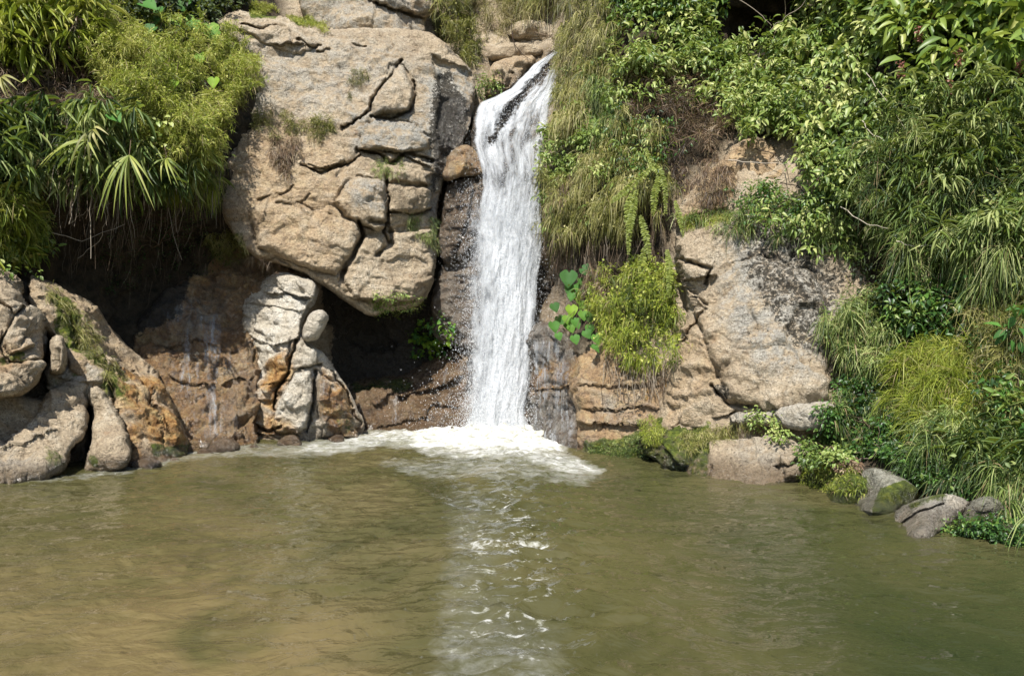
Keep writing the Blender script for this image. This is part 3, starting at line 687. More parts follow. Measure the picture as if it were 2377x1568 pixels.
def build_water():
    xs = np.arange(-11, 10.01, .045)
    ys = np.concatenate([np.arange(-9, 3, .25), np.arange(3, 18.2, .045)])
    X, Y = np.meshgrid(xs, ys)
    cx, cy = -.35, 15.0
    r = np.hypot(X - cx, (Y - cy))
    P0 = np.stack([X, Y, X * 0], -1)
    near = np.exp(-r / 4.5)
    chop = .019 + .050 * near
    a = P0 * np.array([1.0, 2.0, 1]); a[..., 0] += .3 * fbm(P0, .6, 2, .5, 81)
    z = chop * 1.2 * (fbm(a, 1.5, 4, .55, 82)) + chop * .9 * (1 - 2 * np.abs(fbm(a, 3.1, 3, .5, 83)))
    z = z + .010 * np.exp(-r / 9) * np.sin(r * 9 - 2 * fbm(P0, .7, 2, .5, 84) * 6)
    tail = np.exp(-((X + .05 - .12 * (15 - Y) * .2) / .75) ** 2) * sm(Y, 3.0, 5.5)      # the outflowing current
    b = P0 * np.array([1.3, 3.2, 1])
    z = z + .10 * tail * (1 - 2 * np.abs(fbm(b, 1.7, 4, .55, 85)))
    boil = np.exp(-(r / 1.7) ** 2)
    z = z + boil * (.04 + .30 * np.maximum(fbm(P0, 1.9, 4, .5, 86), -.2))
    q = PX(np.stack([X, np.maximum(Y, .5), X * 0], -1)); U, V = q[..., 0], q[..., 1]
    pr = np.stack([U / 60, V / 25, U * 0], -1)
    wu = U + 22 * fbm(pr, 1.2, 4, .6, 87); wv = V + 9 * fbm(pr, 1.2, 4, .6, 88)
    foam_glint = np.maximum.reduce([
        .34 * sm(sdf(wu, wv, [(980, 985), (1270, 985), (1320, 1050), (1280, 1062), (1100, 1058), (960, 1045)]), -24, 20) + .70 * sm(sdf(wu, wv, [(860, 1000), (1000, 985), (1240, 985), (1290, 1010), (1310, 1055), (1280, 1062), (1100, 1055), (960, 1045), (880, 1040), (780, 1035), (700, 1050), (690, 1036), (800, 1018)]), -18, 14),
        .66 * sm(sdf(wu, wv, [(930, 1040), (1250, 1040), (1330, 1060), (1405, 1092), (1400, 1112), (1300, 1108), (1200, 1085), (1000, 1070)]), -10, 12),
        .42 * sm(sdf(wu, wv, [(420, 1045), (620, 1030), (860, 1010), (880, 1050), (700, 1070), (500, 1065), (400, 1085), (250, 1105), (240, 1090)]), -6, 8),
        .66 * sm(sdf(wu, wv, [(640, 1048), (760, 1028), (860, 1003), (900, 1040), (760, 1058)]), -8, 9),
        .40 * sm(sdf(wu, wv, [(0, 1108), (200, 1098), (300, 1080), (420, 1066), (300, 1105), (150, 1125), (0, 1125)]), -5, 6),
        .43 * sm(sdf(wu, wv, [(880, 1060), (1300, 1060), (1420, 1110), (1360, 1150), (1000, 1130), (860, 1090)]), -20, 25),
        .45 * sm(sdf(wu, wv, [(1030, 1120), (1230, 1120), (1330, 1290), (1340, 1720), (960, 1720), (1000, 1400)]), -70, 70)])  # last patch: current foam flecks plus painted glints of the reflected fall
    p = np.stack([X, Y, z], -1)
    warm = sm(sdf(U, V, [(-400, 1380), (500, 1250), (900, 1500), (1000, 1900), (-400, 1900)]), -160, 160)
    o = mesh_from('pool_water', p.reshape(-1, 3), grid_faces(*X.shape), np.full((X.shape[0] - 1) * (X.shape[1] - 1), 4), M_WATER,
                  attrs=dict(foam_glint=foam_glint.ravel(), warm=warm.ravel(), darkish=sm(sdf(U, V, [(1500, 1150), (1800, 1170), (2100, 1290), (3600, 1330), (3600, 2400), (2000, 2400), (1900, 1500)]), -260, 260).ravel(), tail=(tail * sm(V, 1110, 1180)).ravel()))  # right-hand mask holds the painted reflection of dark plants
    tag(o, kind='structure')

def water_material():
    t = NT("murky_water")
    p = t.pos()
    sil = t.noise(t.pos((1, .8, 1)), .42, 5, .6, 1.4)
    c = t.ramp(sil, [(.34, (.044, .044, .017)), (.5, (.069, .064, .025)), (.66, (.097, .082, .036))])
    c = t.mix(t.math('MULTIPLY', t.attr('darkish'), .72), c, (.016, .026, .010))  # reflection of the dark right bank painted as a darker tint
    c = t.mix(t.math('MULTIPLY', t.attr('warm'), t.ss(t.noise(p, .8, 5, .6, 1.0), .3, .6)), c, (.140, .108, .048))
    f = t.attr('foam_glint')
    n1 = t.noise(t.pos((1.0, 2.2, 1)), 3.4, 9, .70, .9)
    n2 = t.noise(t.pos((1.0, 1.6, 1)), 13.0, 6, .7, .4)
    fm = t.math('SUBTRACT', t.math('ADD', f, 0), t.math('ADD', t.math('MULTIPLY', n1, .72), t.math('MULTIPLY', n2, .30)))
    k = t.mix(t.attr('tail'), t.ss(fm, -.06, .38), t.ss(fm, -.03, .05, 0, .8))  # crisper edges in the tail draw the painted glints
    thin = t.math('MULTIPLY', t.ss(fm, -.24, .06, 0, .28), t.math('SUBTRACT', 1.0, t.attr('tail')))
    h = t.math('ADD', t.noise(t.pos((1, 1.5, 1), (0, 0, .35)), 2.2, 4, .5, .9), t.math('MULTIPLY', t.noise(t.pos((1, 1.6, 1), (0, 0, -.3)), 8.0, 3, .5, .6), .22))
    n = t.bump(h, .62, .085, t.bump(t.noise(t.pos((1.2, 1.2, 1)), 1.0, 2, .45, .8), .6, .09))
    wat = t.bsdf(c, .04, .5, n, IOR=1.33)
    foam_glint_col = t.mix(t.ss(t.noise(p, 6, 6, .75), .35, .62), (.30, .30, .23), (.66, .66, .635))
    fo = t.bsdf(foam_glint_col, .6, .2, t.bump(n2, .6, .03))
    mx = t.n('ShaderNodeMixShader'); t.put(mx.inputs[0], t.math('MAXIMUM', k, thin)); t.put(mx.inputs[1], wat); t.put(mx.inputs[2], fo)
    return t.done(mx.outputs[0])
M_WATER = water_material()
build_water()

# ------------------------------------------------------------------ waterfall
FL = [(115, 1296), (130, 1270), (150, 1235), (180, 1205), (205, 1180), (225, 1142), (238, 1108), (255, 1098), (290, 1092), (330, 1092), (370, 1103), (400, 1112), (440, 1112), (500, 1104), (560, 1108), (650, 1106), (760, 1104), (850, 1100), (950, 1094), (1030, 1080)]
FR = [(115, 1308), (150, 1306), (200, 1300), (260, 1286), (300, 1280), (360, 1272), (420, 1266), (500, 1262), (560, 1266), (650, 1254), (760, 1246), (850, 1234), (950, 1220), (1030, 1236)]
FY = [(115, 18.2), (150, 17.9), (200, 17.3), (240, 16.75), (300, 16.35), (400, 16.05), (500, 15.9), (700, 15.7), (850, 15.55), (1030, 15.2)]
ip = lambda v, T: np.interp(v, [a for a, _ in T], [b for _, b in T])

def fall_material():
    t = NT("falling_water")
    a = t.attr('alpha')
    co = t.attr('flow_across'); al = t.attr('flow_along')
    cb = t.n('ShaderNodeCombineXYZ'); t.put(cb.inputs[0], co); t.put(cb.inputs[1], al); t.put(cb.inputs[2], t.attr('layer'))
    n1 = t.noise(cb.outputs[0], 6.0, 7, .66, .5)
    m2 = t.n('ShaderNodeMapping'); t.t.links.new(cb.outputs[0], m2.inputs[0]); m2.inputs['Scale'].default_value = (1, 4.6, 1)
    n2 = t.noise(m2.outputs[0], 34.0, 5, .75, .2)
    s = t.math('ADD', t.math('MULTIPLY', n1, .72), t.math('MULTIPLY', n2, .28))
    k = t.ss(t.math('SUBTRACT', a, s), -.17, .14)
    c = t.mix(t.ss(n2, .35, .6), (.40, .44, .48), (.74, .755, .77))
    bs = t.bsdf(c, .45, .4, t.bump(s, .9, .08))
    tl = t.n('ShaderNodeBsdfTranslucent'); t.put(tl.inputs[0], c)
    m = t.n('ShaderNodeMixShader'); m.inputs[0].default_value = .25; t.put(m.inputs[1], bs); t.put(m.inputs[2], tl.outputs[0])
    tr = t.n('ShaderNodeBsdfTransparent')
    mx = t.n('ShaderNodeMixShader'); t.put(mx.inputs[0], k); t.put(mx.inputs[1], tr.outputs[0]); t.put(mx.inputs[2], m.outputs[0])
    return t.done(mx.outputs[0])
M_FALL = fall_material()
t_ = NT("spray"); M_SPRAY = t_.done(t_.bsdf((.72, .74, .76), .4, .4))

def build_fall():
    root = empty('waterfall', tuple(P3(1170, 1000, 15.4)))
    off = np.array(root.location)
    tag(root, 'white waterfall pouring down the dark chute between rock face and grass bank', 'waterfall')
    nv, nu = 620, 150
    vs = np.linspace(115, 1030, nv); s = np.linspace(0, 1, nu)
    S, V = np.meshgrid(s, vs)
    prr = np.stack([S * 4, V / 60, S * 0], -1)
    for layer in range(3):
        gl, gr = (0, 0) if layer == 0 else ((-14, 4) if layer == 1 else (-36, 12))
        wl = ip(V, FL) + gl * sm(V, 240, 500) + 5 * fbm(np.stack([V / 35, V * 0, V * 0 + layer], -1), 1, 4, .6, 5)
        wr = ip(V, FR) + gr * sm(V, 500, 900) + 4 * fbm(np.stack([V / 35, V * 0 + 4, V * 0 + layer], -1), 1, 4, .6, 6)
        U = wl + (wr - wl) * S
        Y = ip(V, FY) - .18 * np.sin(np.pi * S) - .06 * layer
        p = P3(U, V, Y)
        fl = np.stack([p[..., 0] * 7 - (1 - sm(V, 120, 330)) * p[..., 2] * 4.0, p[..., 2] * .8 + p[..., 0] * 1.2, p[..., 1] * 0 + layer * 3], -1)
        fc = np.stack([S * 5, (V - 115) * .0045, S * 0 + layer * 3.3], -1)
        p[..., 1] -= .16 * fbm(fc, 1.0, 5, .6, 90 + layer)
        e = np.minimum(sm(S, 0, .10), 1 - sm(S, .90, 1.0)) if layer == 0 else np.minimum(sm(S, 0, .16), 1 - sm(S, .84, 1.0))
        core = np.exp(-((U - np.interp(V, [115, 240, 500, 700, 1000], [1290, 1190, 1160, 1198, 1162])) / np.interp(V, [115, 400, 700, 1030], [90, 80, 55, 75])) ** 2)
        A = [.50, .30, .28][layer] + [0, .13, .13][layer] * sm(V, 330, 600) + (.46 if layer == 0 else .26) * core * sm(V, 400, 640) + .07 * (layer == 0) * (1 - sm(V, 200, 330)) + .10 * (layer == 0) * sm(1 - S, .6, 1) * (1 - sm(V, 330, 420))
        A = A + .10 * fbm(fl, .5, 3, .5, 99)
        A = A * (.35 + .65 * e)
        if layer < 3:     # rock showing through the slide
            for st, w in (([(1292, 140), (1262, 165), (1250, 185)], 9), ([(1240, 185), (1215, 215), (1190, 245), (1172, 275)], 9), ([(1170, 275), (1140, 330)], 6)):
                dd = sdf(U, V, st, False)
                A = A - .34 * np.exp(-(np.maximum(dd + 16 * fbm(prr * 8, 1, 4, .65, 44), 0) / (w * 1.15)) ** 2) * sm(fbm(np.stack([V / 26, S * 3, S * 0], -1), 1, 3, .6, 45), -.30, .05)
        fo = mesh_from('water_sheet', (p - off).reshape(-1, 3), grid_faces(nv, nu), np.full((nv - 1) * (nu - 1), 4), M_FALL, root,
                       attrs=dict(alpha=A.ravel(), flow_across=(S * 1.5).ravel(), flow_along=((V - 115) / F * 15.5 * .30).ravel(), layer=np.full(A.size, layer * 3.7)))
    # loose drops and strings of drops
    N = 34000
    vv = 150 + 880 * rng.random(N) ** .8
    e = rng.normal(size=N) * .30 + .5
    wl = ip(vv, FL); wr = ip(vv, FR) + 10 * sm(vv, 400, 800)
    uu = wl + (wr - wl) * e
    # mist drifting left of the lower fall, and splashes at the foot
    n2 = 6000
    uu[:n2] = 1106 - rng.gamma(1.5, 13, size=n2) + 10 * rng.normal(size=n2); vv[:n2] = 420 + 600 * rng.random(n2) ** .7
    n3 = 5000
    uu[n2:n2 + n3] = 1150 + 85 * rng.normal(size=n3); vv[n2:n2 + n3] = 1010 - np.abs(rng.normal(size=n3)) * 70
    n4 = 3000
    k4 = slice(n2 + n3, n2 + n3 + n4)
    uu[k4] = 1275 + 25 * rng.normal(size=n4); vv[k4] = 750 + 270 * rng.random(n4)
    Y = ip(vv, FY) - .12 - .5 * rng.random(N) * sm(vv, 300, 900)
    Y[n2:n2 + n3] -= .6 * rng.random(n3)
    c = P3(uu, vv, Y)
    ok = (uu < ip(vv, FR) + 35) & ((vv > 300) | (uu > wl + 10))
    c = c[ok]; n = len(c)
    w = (.0016 + .0032 * rng.random(n) ** 2)[:, None]; L = w * (1.5 + 3.5 * rng.random(n)[:, None])
    ax = np.zeros((n, 3)); ax[:, 2] = -1; ax[:, 0] = .12 * rng.normal(size=n)
    ax /= np.linalg.norm(ax, axis=1)[:, None]
    s1 = np.cross(ax, rng.normal(size=(n, 3))); s1 /= np.linalg.norm(s1, axis=1)[:, None]
    s2 = np.cross(ax, s1)
    Vt = np.stack([c + ax * L, c + s1 * w, c + s2 * w, c - s1 * w, c - s2 * w, c - ax * L], 1)
    T = np.array([(0, 2, 1), (0, 3, 2), (0, 4, 3), (0, 1, 4), (5, 1, 2), (5, 2, 3), (5, 3, 4), (5, 4, 1)])
    Fc = (np.arange(n)[:, None, None] * 6 + T[None]).reshape(-1, 3)
    o = mesh_from('spray_drops', (Vt - off).reshape(-1, 3), Fc, np.full(len(Fc), 3), M_SPRAY, root, smooth=True)
build_fall()
# ------------------------------------------------------------------ plants and trickles
_vs = []; _fs = []; _o = 0
for v_, f_ in SOLID:
    _vs.append(v_); _fs.append(f_ + _o); _o += len(v_)
_vs = np.concatenate(_vs); _fs = np.concatenate(_fs)
BVH = BVHTree.FromPolygons([tuple(x) for x in _vs.tolist()], _fs.tolist())
CAM = Vector((0, 0, EYE))

def hit(u, v):
    d = Vector(((u - W0 / 2) / F, 1.0, -(v - H0 / 2) / F)).normalized()
    loc, n, i, dist = BVH.ray_cast(CAM, d)
    if loc is None: return None
    if n.dot(d) > 0: n = -n
    return loc, n

def sample(poly, n, seed=0, clump=.0):
    P = np.array(poly, float); lo = P.min(0) - 8; hi = P.max(0) + 8
    r = np.random.default_rng(seed); out = []
    while len(out) < n:
        k = 4 * n
        uv = lo + (hi - lo) * r.random((k, 2))
        pr = np.stack([uv[:, 0] / 45, uv[:, 1] / 45, np.full(k, seed * 1.7)], -1)
        d = sdf(uv[:, 0], uv[:, 1], P) + 14 * fbm(pr, 1.2, 3, .6, seed)
        ok = (d > 0) & (fbm(pr, 1.6, 2, .5, seed + 7) > -.25 + clump * .35)
        out += uv[ok].tolist()
    return out[:n]

def roots(poly, n, seed=0, clump=0.):
    L = []; N = []
    for u, v in sample(poly, n, seed, clump):
        h = hit(u, v)
        if h is None: continue
        L.append(h[0]); N.append(h[1])
    return np.array(L), np.array(N)

def unit(a): return a / (np.linalg.norm(a, axis=-1)[..., None] + 1e-9)
UP = np.array([0, 0, 1.0])

def trickle(label, poly, alpha, seed, off=.025, step=4):
    """thin film of running water lying on the stone"""
    Pq = np.array(poly, float); us = np.arange(Pq[:, 0].min(), Pq[:, 0].max(), step); vs = np.arange(Pq[:, 1].min(), Pq[:, 1].max(), step)
    U, V = np.meshgrid(us, vs); pos = np.zeros(U.shape + (3,)); ok = np.zeros(U.shape, bool)
    for i in range(U.shape[0]):
        for j in range(U.shape[1]):
            h = hit(U[i, j], V[i, j])
            if h is not None: pos[i, j] = np.array(h[0] + h[1] * off); ok[i, j] = True
    d = sdf(U + 14 * fbm(np.stack([U / 40, V / 40, U * 0], -1), 1, 3, .5, seed), V, poly)
    A = alpha * np.clip(d / 26 + .3, 0, 1) + .12 * fbm(np.stack([U / 30, V / 120, U * 0 + seed], -1), 1, 4, .6, seed)
    A = np.where(d > 0, A, -1)
    Fq = grid_faces(*U.shape)
    dep = pos[..., 1].ravel(); good = ok.ravel() & (d.ravel() > 0)
    keep = good[Fq].all(1) & (np.ptp(dep[Fq], axis=1) < .16)
    Fq = Fq[keep]; used = np.zeros(U.size, bool); used[Fq.ravel()] = True; ix = np.cumsum(used) - 1
    o = mesh_from('trickle', pos.reshape(-1, 3)[used], ix[Fq], np.full(len(Fq), 4), M_FALL,
                  attrs=dict(alpha=A.ravel()[used], flow_across=(U.ravel() / 60)[used], flow_along=(V.ravel() / 620)[used], layer=np.full(used.sum(), seed * 1.3)))
    tag(o, label, 'trickle')
trickle('thin broken white streaks added for wet glints down the rusty rock slope', [(350, 700), (450, 690), (520, 720), (560, 830), (560, 1000), (470, 1040), (420, 960), (380, 860)], .345, 3)  # film added to give the slope its white wet glints
trickle('silvery film of water sliding over the grey rock right of the fall foot', [(1225, 770), (1300, 780), (1345, 860), (1330, 920), (1350, 990), (1335, 1060), (1290, 1050), (1225, 1010)], .40, 5)
trickle('thin streaks of water on the low brown shelf left of the fall foot', [(900, 900), (1000, 860), (1090, 800), (1100, 1000), (880, 1000)], .30, 7)
trickle('small white trickle down the right flank of the pale outcrop', [(735, 850), (770, 860), (765, 1000), (735, 1005)], .36, 9)

class Veg:
    def __init__(s): s.V = []; s.L = []; s.S = []; s.R = []; s.n = 0
    def add(s, V, Fc, size, rnd):
        """V (m,k,3) instances, Fc (f,size) template faces"""
        m, k = V.shape[:2]
        s.V.append(V.reshape(-1, 3)); s.L.append((np.arange(m)[:, None, None] * k + Fc[None] + s.n).reshape(-1))
        s.S.append(np.full(m * len(Fc), size)); s.R.append(np.repeat(rnd, k)); s.n += m * k
    def build(s, name, mat, parent=None, off=None):
        V = np.concatenate(s.V)
        if off is not None: V = V - np.asarray(off)
        return mesh_from(name, V, np.concatenate(s.L), np.concatenate(s.S), mat, parent, dict(rnd=np.concatenate(s.R)))

def blades(vg, root, d, L, w, droop, r, rnd, side=None):
    """curved tapering blades; root (m,3), d (m,3) unit, L, w, droop (m,)"""
    m = len(root); L = L[:, None]; w = w[:, None]
    if side is None:
        side = np.cross(d, r.normal(size=(m, 3)) * .6 + np.array([0, -1, .3])); side = unit(side)
    ts = (0, .3, .6, .85, 1)
    pts = []
    for t in ts:
        pts.append(root + d * L * t * (1 - .25 * droop[:, None] * t) - UP * L * droop[:, None] * t * t * .9)
    ww = (.55, 1, .85, .45)
    cols = []
    for q, k in zip(pts[:4], ww): cols += [q - side * w * k * .5, q + side * w * k * .5]
    cols.append(pts[4])
    V = np.stack(cols, 1)
    vg.add(V, np.array([(0, 1, 3, 2), (2, 3, 5, 4), (4, 5, 7, 6)]), 4, rnd)
    # tips as triangles share no vertices with the strip; cheap and clean
    T = np.stack([cols[6], cols[7], cols[8]], 1)
    vg.add(T, np.array([(0, 1, 2)]), 3, rnd)

OV = np.array([(0, 0, 0), (0, .34, .015), (0, .70, -.01), (0, 1, -.10), (-.5, .30, .10), (-.42, .62, .07), (.5, .30, .10), (.42, .62, .07), (-.2, .87, -.01), (.2, .87, -.01)])
OVF4 = np.array([(1, 2, 5, 4), (2, 1, 6, 7), (2, 3, 8, 5), (3, 2, 7, 9)])
OVF3 = np.array([(0, 1, 4), (1, 0, 6)])

def ovate(vg, pos, d, nrm, L, w, rnd, curl=1.0):
    y = unit(d); x = unit(np.cross(y, nrm)); z = np.cross(x, y)
    T = OV
    V = pos[:, None] + x[:, None] * (T[None, :, 0, None] * w[:, None, None]) + y[:, None] * (T[None, :, 1, None] * L[:, None, None]) \
        + z[:, None] * (T[None, :, 2, None] * L[:, None, None] * curl)
    # one vertex block, quads and tris together
    m, k = V.shape[:2]
    vg.V.append(V.reshape(-1, 3))
    b = np.arange(m)[:, None, None] * k + vg.n
    vg.L.append((b + OVF4[None]).reshape(-1)); vg.S.append(np.full(m * 4, 4))
    vg.L.append((b + OVF3[None]).reshape(-1)); vg.S.append(np.full(m * 2, 3))
    vg.R.append(np.repeat(rnd, k)); vg.n += m * k

def tubes(vg, paths, r0, r1, rnd=.5):
    """three sided tapering tubes along lists of points"""
    for P in paths:
        P = np.asarray(P, float); n = len(P)
        t = unit(np.gradient(P, axis=0)); a = unit(np.cross(t, np.array([.3, .9, .2]))); b = np.cross(t, a)
        rr = np.linspace(r0, r1, n)[:, None]
        ring = np.stack([P + rr * (a * math.cos(k * 2.094) + b * math.sin(k * 2.094)) for k in range(3)], 1)
        F4 = np.array([(i * 3 + k, i * 3 + (k + 1) % 3, i * 3 + 3 + (k + 1) % 3, i * 3 + 3 + k) for i in range(n - 1) for k in range(3)])
        vg.add(ring.reshape(1, -1, 3), F4, 4, np.array([rnd]))

def curve(a, b, sag=.1, n=6, seed=0, wig=.03):
    r = np.random.default_rng(seed); t = np.linspace(0, 1, n)[:, None]
    a = np.asarray(a, float); b = np.asarray(b, float)
    p = a * (1 - t) + b * t; p = p - UP * sag * 4 * t * (1 - t)
    p[1:-1] += r.normal(size=(n - 2, 3)) * wig
    return p

def leaf_mat(name, stops, trans=.30, rough=.5, spec=.35, veins=0):
    t = NT(name)
    c = t.ramp(t.attr('rnd'), stops)
    c = t.mix(t.ss(t.noise(t.pos(), 3.0, 3, .6), .35, .65, 0, .35), c, t.mix(.5, c, stops[0][1], 'MIX'))
    c = t.mix(t.ss(t.attr('rnd'), -.1, -.3), c, (.26, .20, .10))
    b = t.bsdf(c, rough, spec)
    tl = t.n('ShaderNodeBsdfTranslucent')
    t.put(tl.inputs[0], t.mix(.5, c, (.30, .36, .03), 'MIX'))
    m = t.n('ShaderNodeMixShader'); m.inputs[0].default_value = trans; t.put(m.inputs[1], b); t.put(m.inputs[2], tl.outputs[0])
    return t.done(m.outputs[0])

G_LIME = leaf_mat("lime_grass", [(0, (.040, .065, .010)), (.25, (.13, .18, .018)), (.65, (.29, .34, .035)), (1, (.48, .47, .12))])
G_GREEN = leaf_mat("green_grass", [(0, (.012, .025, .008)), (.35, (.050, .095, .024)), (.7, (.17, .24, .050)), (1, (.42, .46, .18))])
G_OLIVE = leaf_mat("olive_grass", [(0, (.030, .030, .010)), (.3, (.11, .12, .028)), (.7, (.27, .26, .065)), (1, (.46, .42, .18))])
G_STRAW = leaf_mat("straw_grass", [(0, (.06, .045, .022)), (.4, (.17, .145, .06)), (.75, (.32, .27, .13)), (1, (.46, .40, .24))])
G_BROWN = leaf_mat("dead_grass", [(0, (.025, .016, .010)), (.5, (.10, .060, .034)), (.85, (.22, .14, .085)), (1, (.38, .30, .20))], .1)
L_PALE = leaf_mat("pale_leaf", [(0, (.025, .045, .012)), (.3, (.10, .17, .030)), (.65, (.26, .35, .085)), (1, (.50, .52, .20))], .3, .42, .4)
L_GREEN = leaf_mat("green_leaf", [(0, (.012, .030, .010)), (.4, (.040, .105, .022)), (.8, (.10, .21, .035)), (1, (.22, .30, .07))], .3, .4, .45)
L_BRIGHT = leaf_mat("bright_leaf", [(0, (.035, .10, .030)), (.5, (.085, .22, .040)), (1, (.26, .40, .04))], .3, .6, .2)
L_LIME = leaf_mat("lime_leaf", [(0, (.035, .075, .018)), (.4, (.12, .20, .035)), (.8, (.27, .36, .07)), (1, (.44, .46, .14))], .35, .4, .4)
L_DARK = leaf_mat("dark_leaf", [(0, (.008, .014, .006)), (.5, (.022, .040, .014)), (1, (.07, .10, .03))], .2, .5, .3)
P_LEAF = leaf_mat("palm_leaf", [(0, (.05, .08, .015)), (.4, (.13, .18, .03)), (.8, (.27, .31, .06)), (1, (.42, .42, .13))], .3, .5, .3)
L_RED = leaf_mat("red_flower", [(0, (.10, .025, .02)), (1, (.36, .15, .11))], .15)
T_ = NT("twig"); T_p = T_.attr('rnd')
M_TWIG = T_.done(T_.bsdf(T_.ramp(T_p, [(0, (.035, .024, .016)), (.5, (.12, .085, .055)), (1, (.40, .35, .28))]), .8, .2))

def grass(name, label, cat, poly, n, per, L, w, mat, d=(0, -.5, .5), spread=.45, droop=(.5, 1.1), thick=.10, seed=1, clump=0., rn=(.15, 1), kind=None, group=None, nb=.5, lift=0.0, mix=None, leafy=None):
    r = np.random.default_rng(seed)
    Lc, N = roots(poly, n, seed, clump)
    lum = fbm(Lc, 1.5, 3, .55, seed + 3)
    kp = lum + .25 * fbm(Lc, 5.0, 2, .5, seed + 5) > -.08 - .22 * r.random(len(Lc))
    if thick < .12: kp[:] = True
    Lc, N, lum = Lc[kp], N[kp], lum[kp]; m = len(Lc)
    out = unit(N * .6 + np.array([0, -.5, .25]))
    th = thick * r.random(m) ** .55 * np.clip(.65 + 1.6 * lum, .12, 1.35)
    c = Lc + out * th[:, None] + UP * lift
    rc = rn[0] + (rn[1] - rn[0]) * np.clip(.5 + 1.2 * fbm(Lc, 1.3, 3, .5, seed) + .24 * r.normal(size=m), 0, 1)
    vg = Veg()
    rt = np.repeat(c, per, 0) + r.normal(size=(m * per, 3)) * .022
    dd = np.repeat(unit(unit(np.array([d])) * (1 - nb) + N * nb + .42 * r.normal(size=(m, 3)) * np.array([1, .6, .8])), per, 0) + r.normal(size=(m * per, 3)) * spread
    dd = unit(dd)
    k = m * per
    LL = L * (.45 + .75 * r.random(k)) * np.repeat(.75 + .5 * r.random(m), per)
    blades(vg, rt, dd, LL, w * (.6 + .8 * r.random(k)), droop[0] + (droop[1] - droop[0]) * r.random(k), r,
           np.where(r.random(k) < .07, -.4, np.clip(np.repeat(rc, per) + .20 * r.normal(size=k), 0, 1)))
    if leafy:
        lp, ls = leafy
        ii = r.integers(0, k, int(k * lp))
        po = rt[ii] + dd[ii] * (LL[ii] * (.3 + .6 * r.random(len(ii))))[:, None] - UP * .05 * r.random(len(ii))[:, None]
        ld = unit(r.normal(size=(len(ii), 3)) * .7 + np.array([0, -.5, -.25]))
        ln = unit(r.normal(size=(len(ii), 3)) * .5 + np.array([-.1, -.5, .8]))
        s_ = ls * (.6 + .8 * r.random(len(ii)))
        ovate(vg, po, ld, ln, s_, s_ * .62, np.clip(.45 + .3 * r.random(len(ii)) + .25 * r.normal(size=len(ii)), 0, 1))
    o = vg.build(name, mat)
    tag(o, label, cat, group, kind)
    return o

def shrub(name, label, cat, poly, n, per, size, asp, mat, base=None, thick=.4, seed=1, clump=0., rn=(.1, 1), droop=.35, group=None, spread=.11, stems=14, up=.35, tw=.5, cam_out=.6):
    r = np.random.default_rng(seed)
    Lc, N = roots(poly, n, seed, clump)
    lum = fbm(Lc, 1.7, 3, .55, seed + 3)
    kp = lum + .3 * fbm(Lc, 4.0, 2, .5, seed + 5) > .02 - .22 * r.random(len(Lc))
    if thick < .3: kp[:] = True
    Lc, N, lum = Lc[kp], N[kp], lum[kp]; m = len(Lc)
    out = unit(N * .5 + np.array([0, -cam_out, up]))
    th = thick * r.random(m) ** .45 * np.clip(.65 + 1.7 * lum, .15, 1.35)
    c = Lc + out * th[:, None]
    bp = np.array(hit(*base)[0]) if base and hit(*base) else Lc.mean(0)
    root = empty(name, tuple(bp)); tag(root, label, cat, group)
    vg = Veg(); k = m * per
    cc = np.repeat(c, per, 0)
    dirs = unit(r.normal(size=(k, 3)) * np.array([1, .8, .7]) + np.array([0, -.35, 0]))
    po = cc + dirs * (spread * r.random(k) ** .6)[:, None]
    ld = unit(dirs * .8 + r.normal(size=(k, 3)) * .35 - UP * droop)
    ln = unit(r.normal(size=(k, 3)) * .42 + np.array([-.10, -.40, .85]))
    s_ = size * (.55 + .8 * r.random(k)) * np.repeat(.75 + .5 * r.random(m), per)
    depth = np.repeat(th / thick, per)
    rc = np.repeat(np.clip(.45 + 1.0 * fbm(c, 1.5, 3, .5, seed) + .22 * r.normal(size=m), 0, 1), per)
    rc = rn[0] + (rn[1] - rn[0]) * np.clip(rc + .26 * r.normal(size=k), 0, 1)
    ovate(vg, po, ld, ln, s_, s_ * asp * (.8 + .4 * r.random(k)), rc, 1 + r.random() * 1.0)
    vg.build('foliage', mat, root, bp)
    if m < 90: return root
    big = True
    for j in r.integers(0, m, 5):
        tv = Veg(); tubes(tv, [curve(bp, c[j], -.06, 7, seed * 91 + int(j), .035)], .010, .003, tw); tv.build('stem', M_TWIG, root, bp)
    if m < 620: return root
    tv = Veg()
    for j in r.integers(0, m, min(m, stems * 14)):
        q = c[j] + unit(r.normal(size=3) + np.array([0, .3, -.3])) * .24
        tubes(tv, [curve(q, c[j], 0, 4, int(j), .012)], .004, .002, min(1, tw + .25 * r.random()))
    tv.build('twig_tangle', M_TWIG, root, bp)
    return root

def twigs(name, label, cat, lines, r0=.006, r1=.002, shade=.5, off=.12, seed=1, group=None):
    """thin bare stems: each line is a list of (u, v) with a small stand-off from the rock behind"""
    vg = Veg(); rr = np.random.default_rng(seed)
    for li in lines:
        pts = []
        h0 = hit(*li[0])
        if h0 is None: continue
        for k, (u, v) in enumerate(li):
            h = hit(u, v)
            y = (h[0].y if h else h0[0].y)
            y = min(y, h0[0].y + .25) - off
            pts.append(P3(u, v, y))
        P = np.array(pts)
        t = np.linspace(0, 1, len(P)); t2 = np.linspace(0, 1, max(4, len(P) * 3))
        Q = np.stack([np.interp(t2, t, P[:, k]) for k in range(3)], -1)
        Q[1:-1] += rr.normal(size=(len(Q) - 2, 3)) * .008
        tubes(vg, [Q], r0, r1, float(np.clip(shade + .2 * rr.normal(), 0, 1)))
    o = vg.build(name, M_TWIG); tag(o, label, cat, group)
    return o

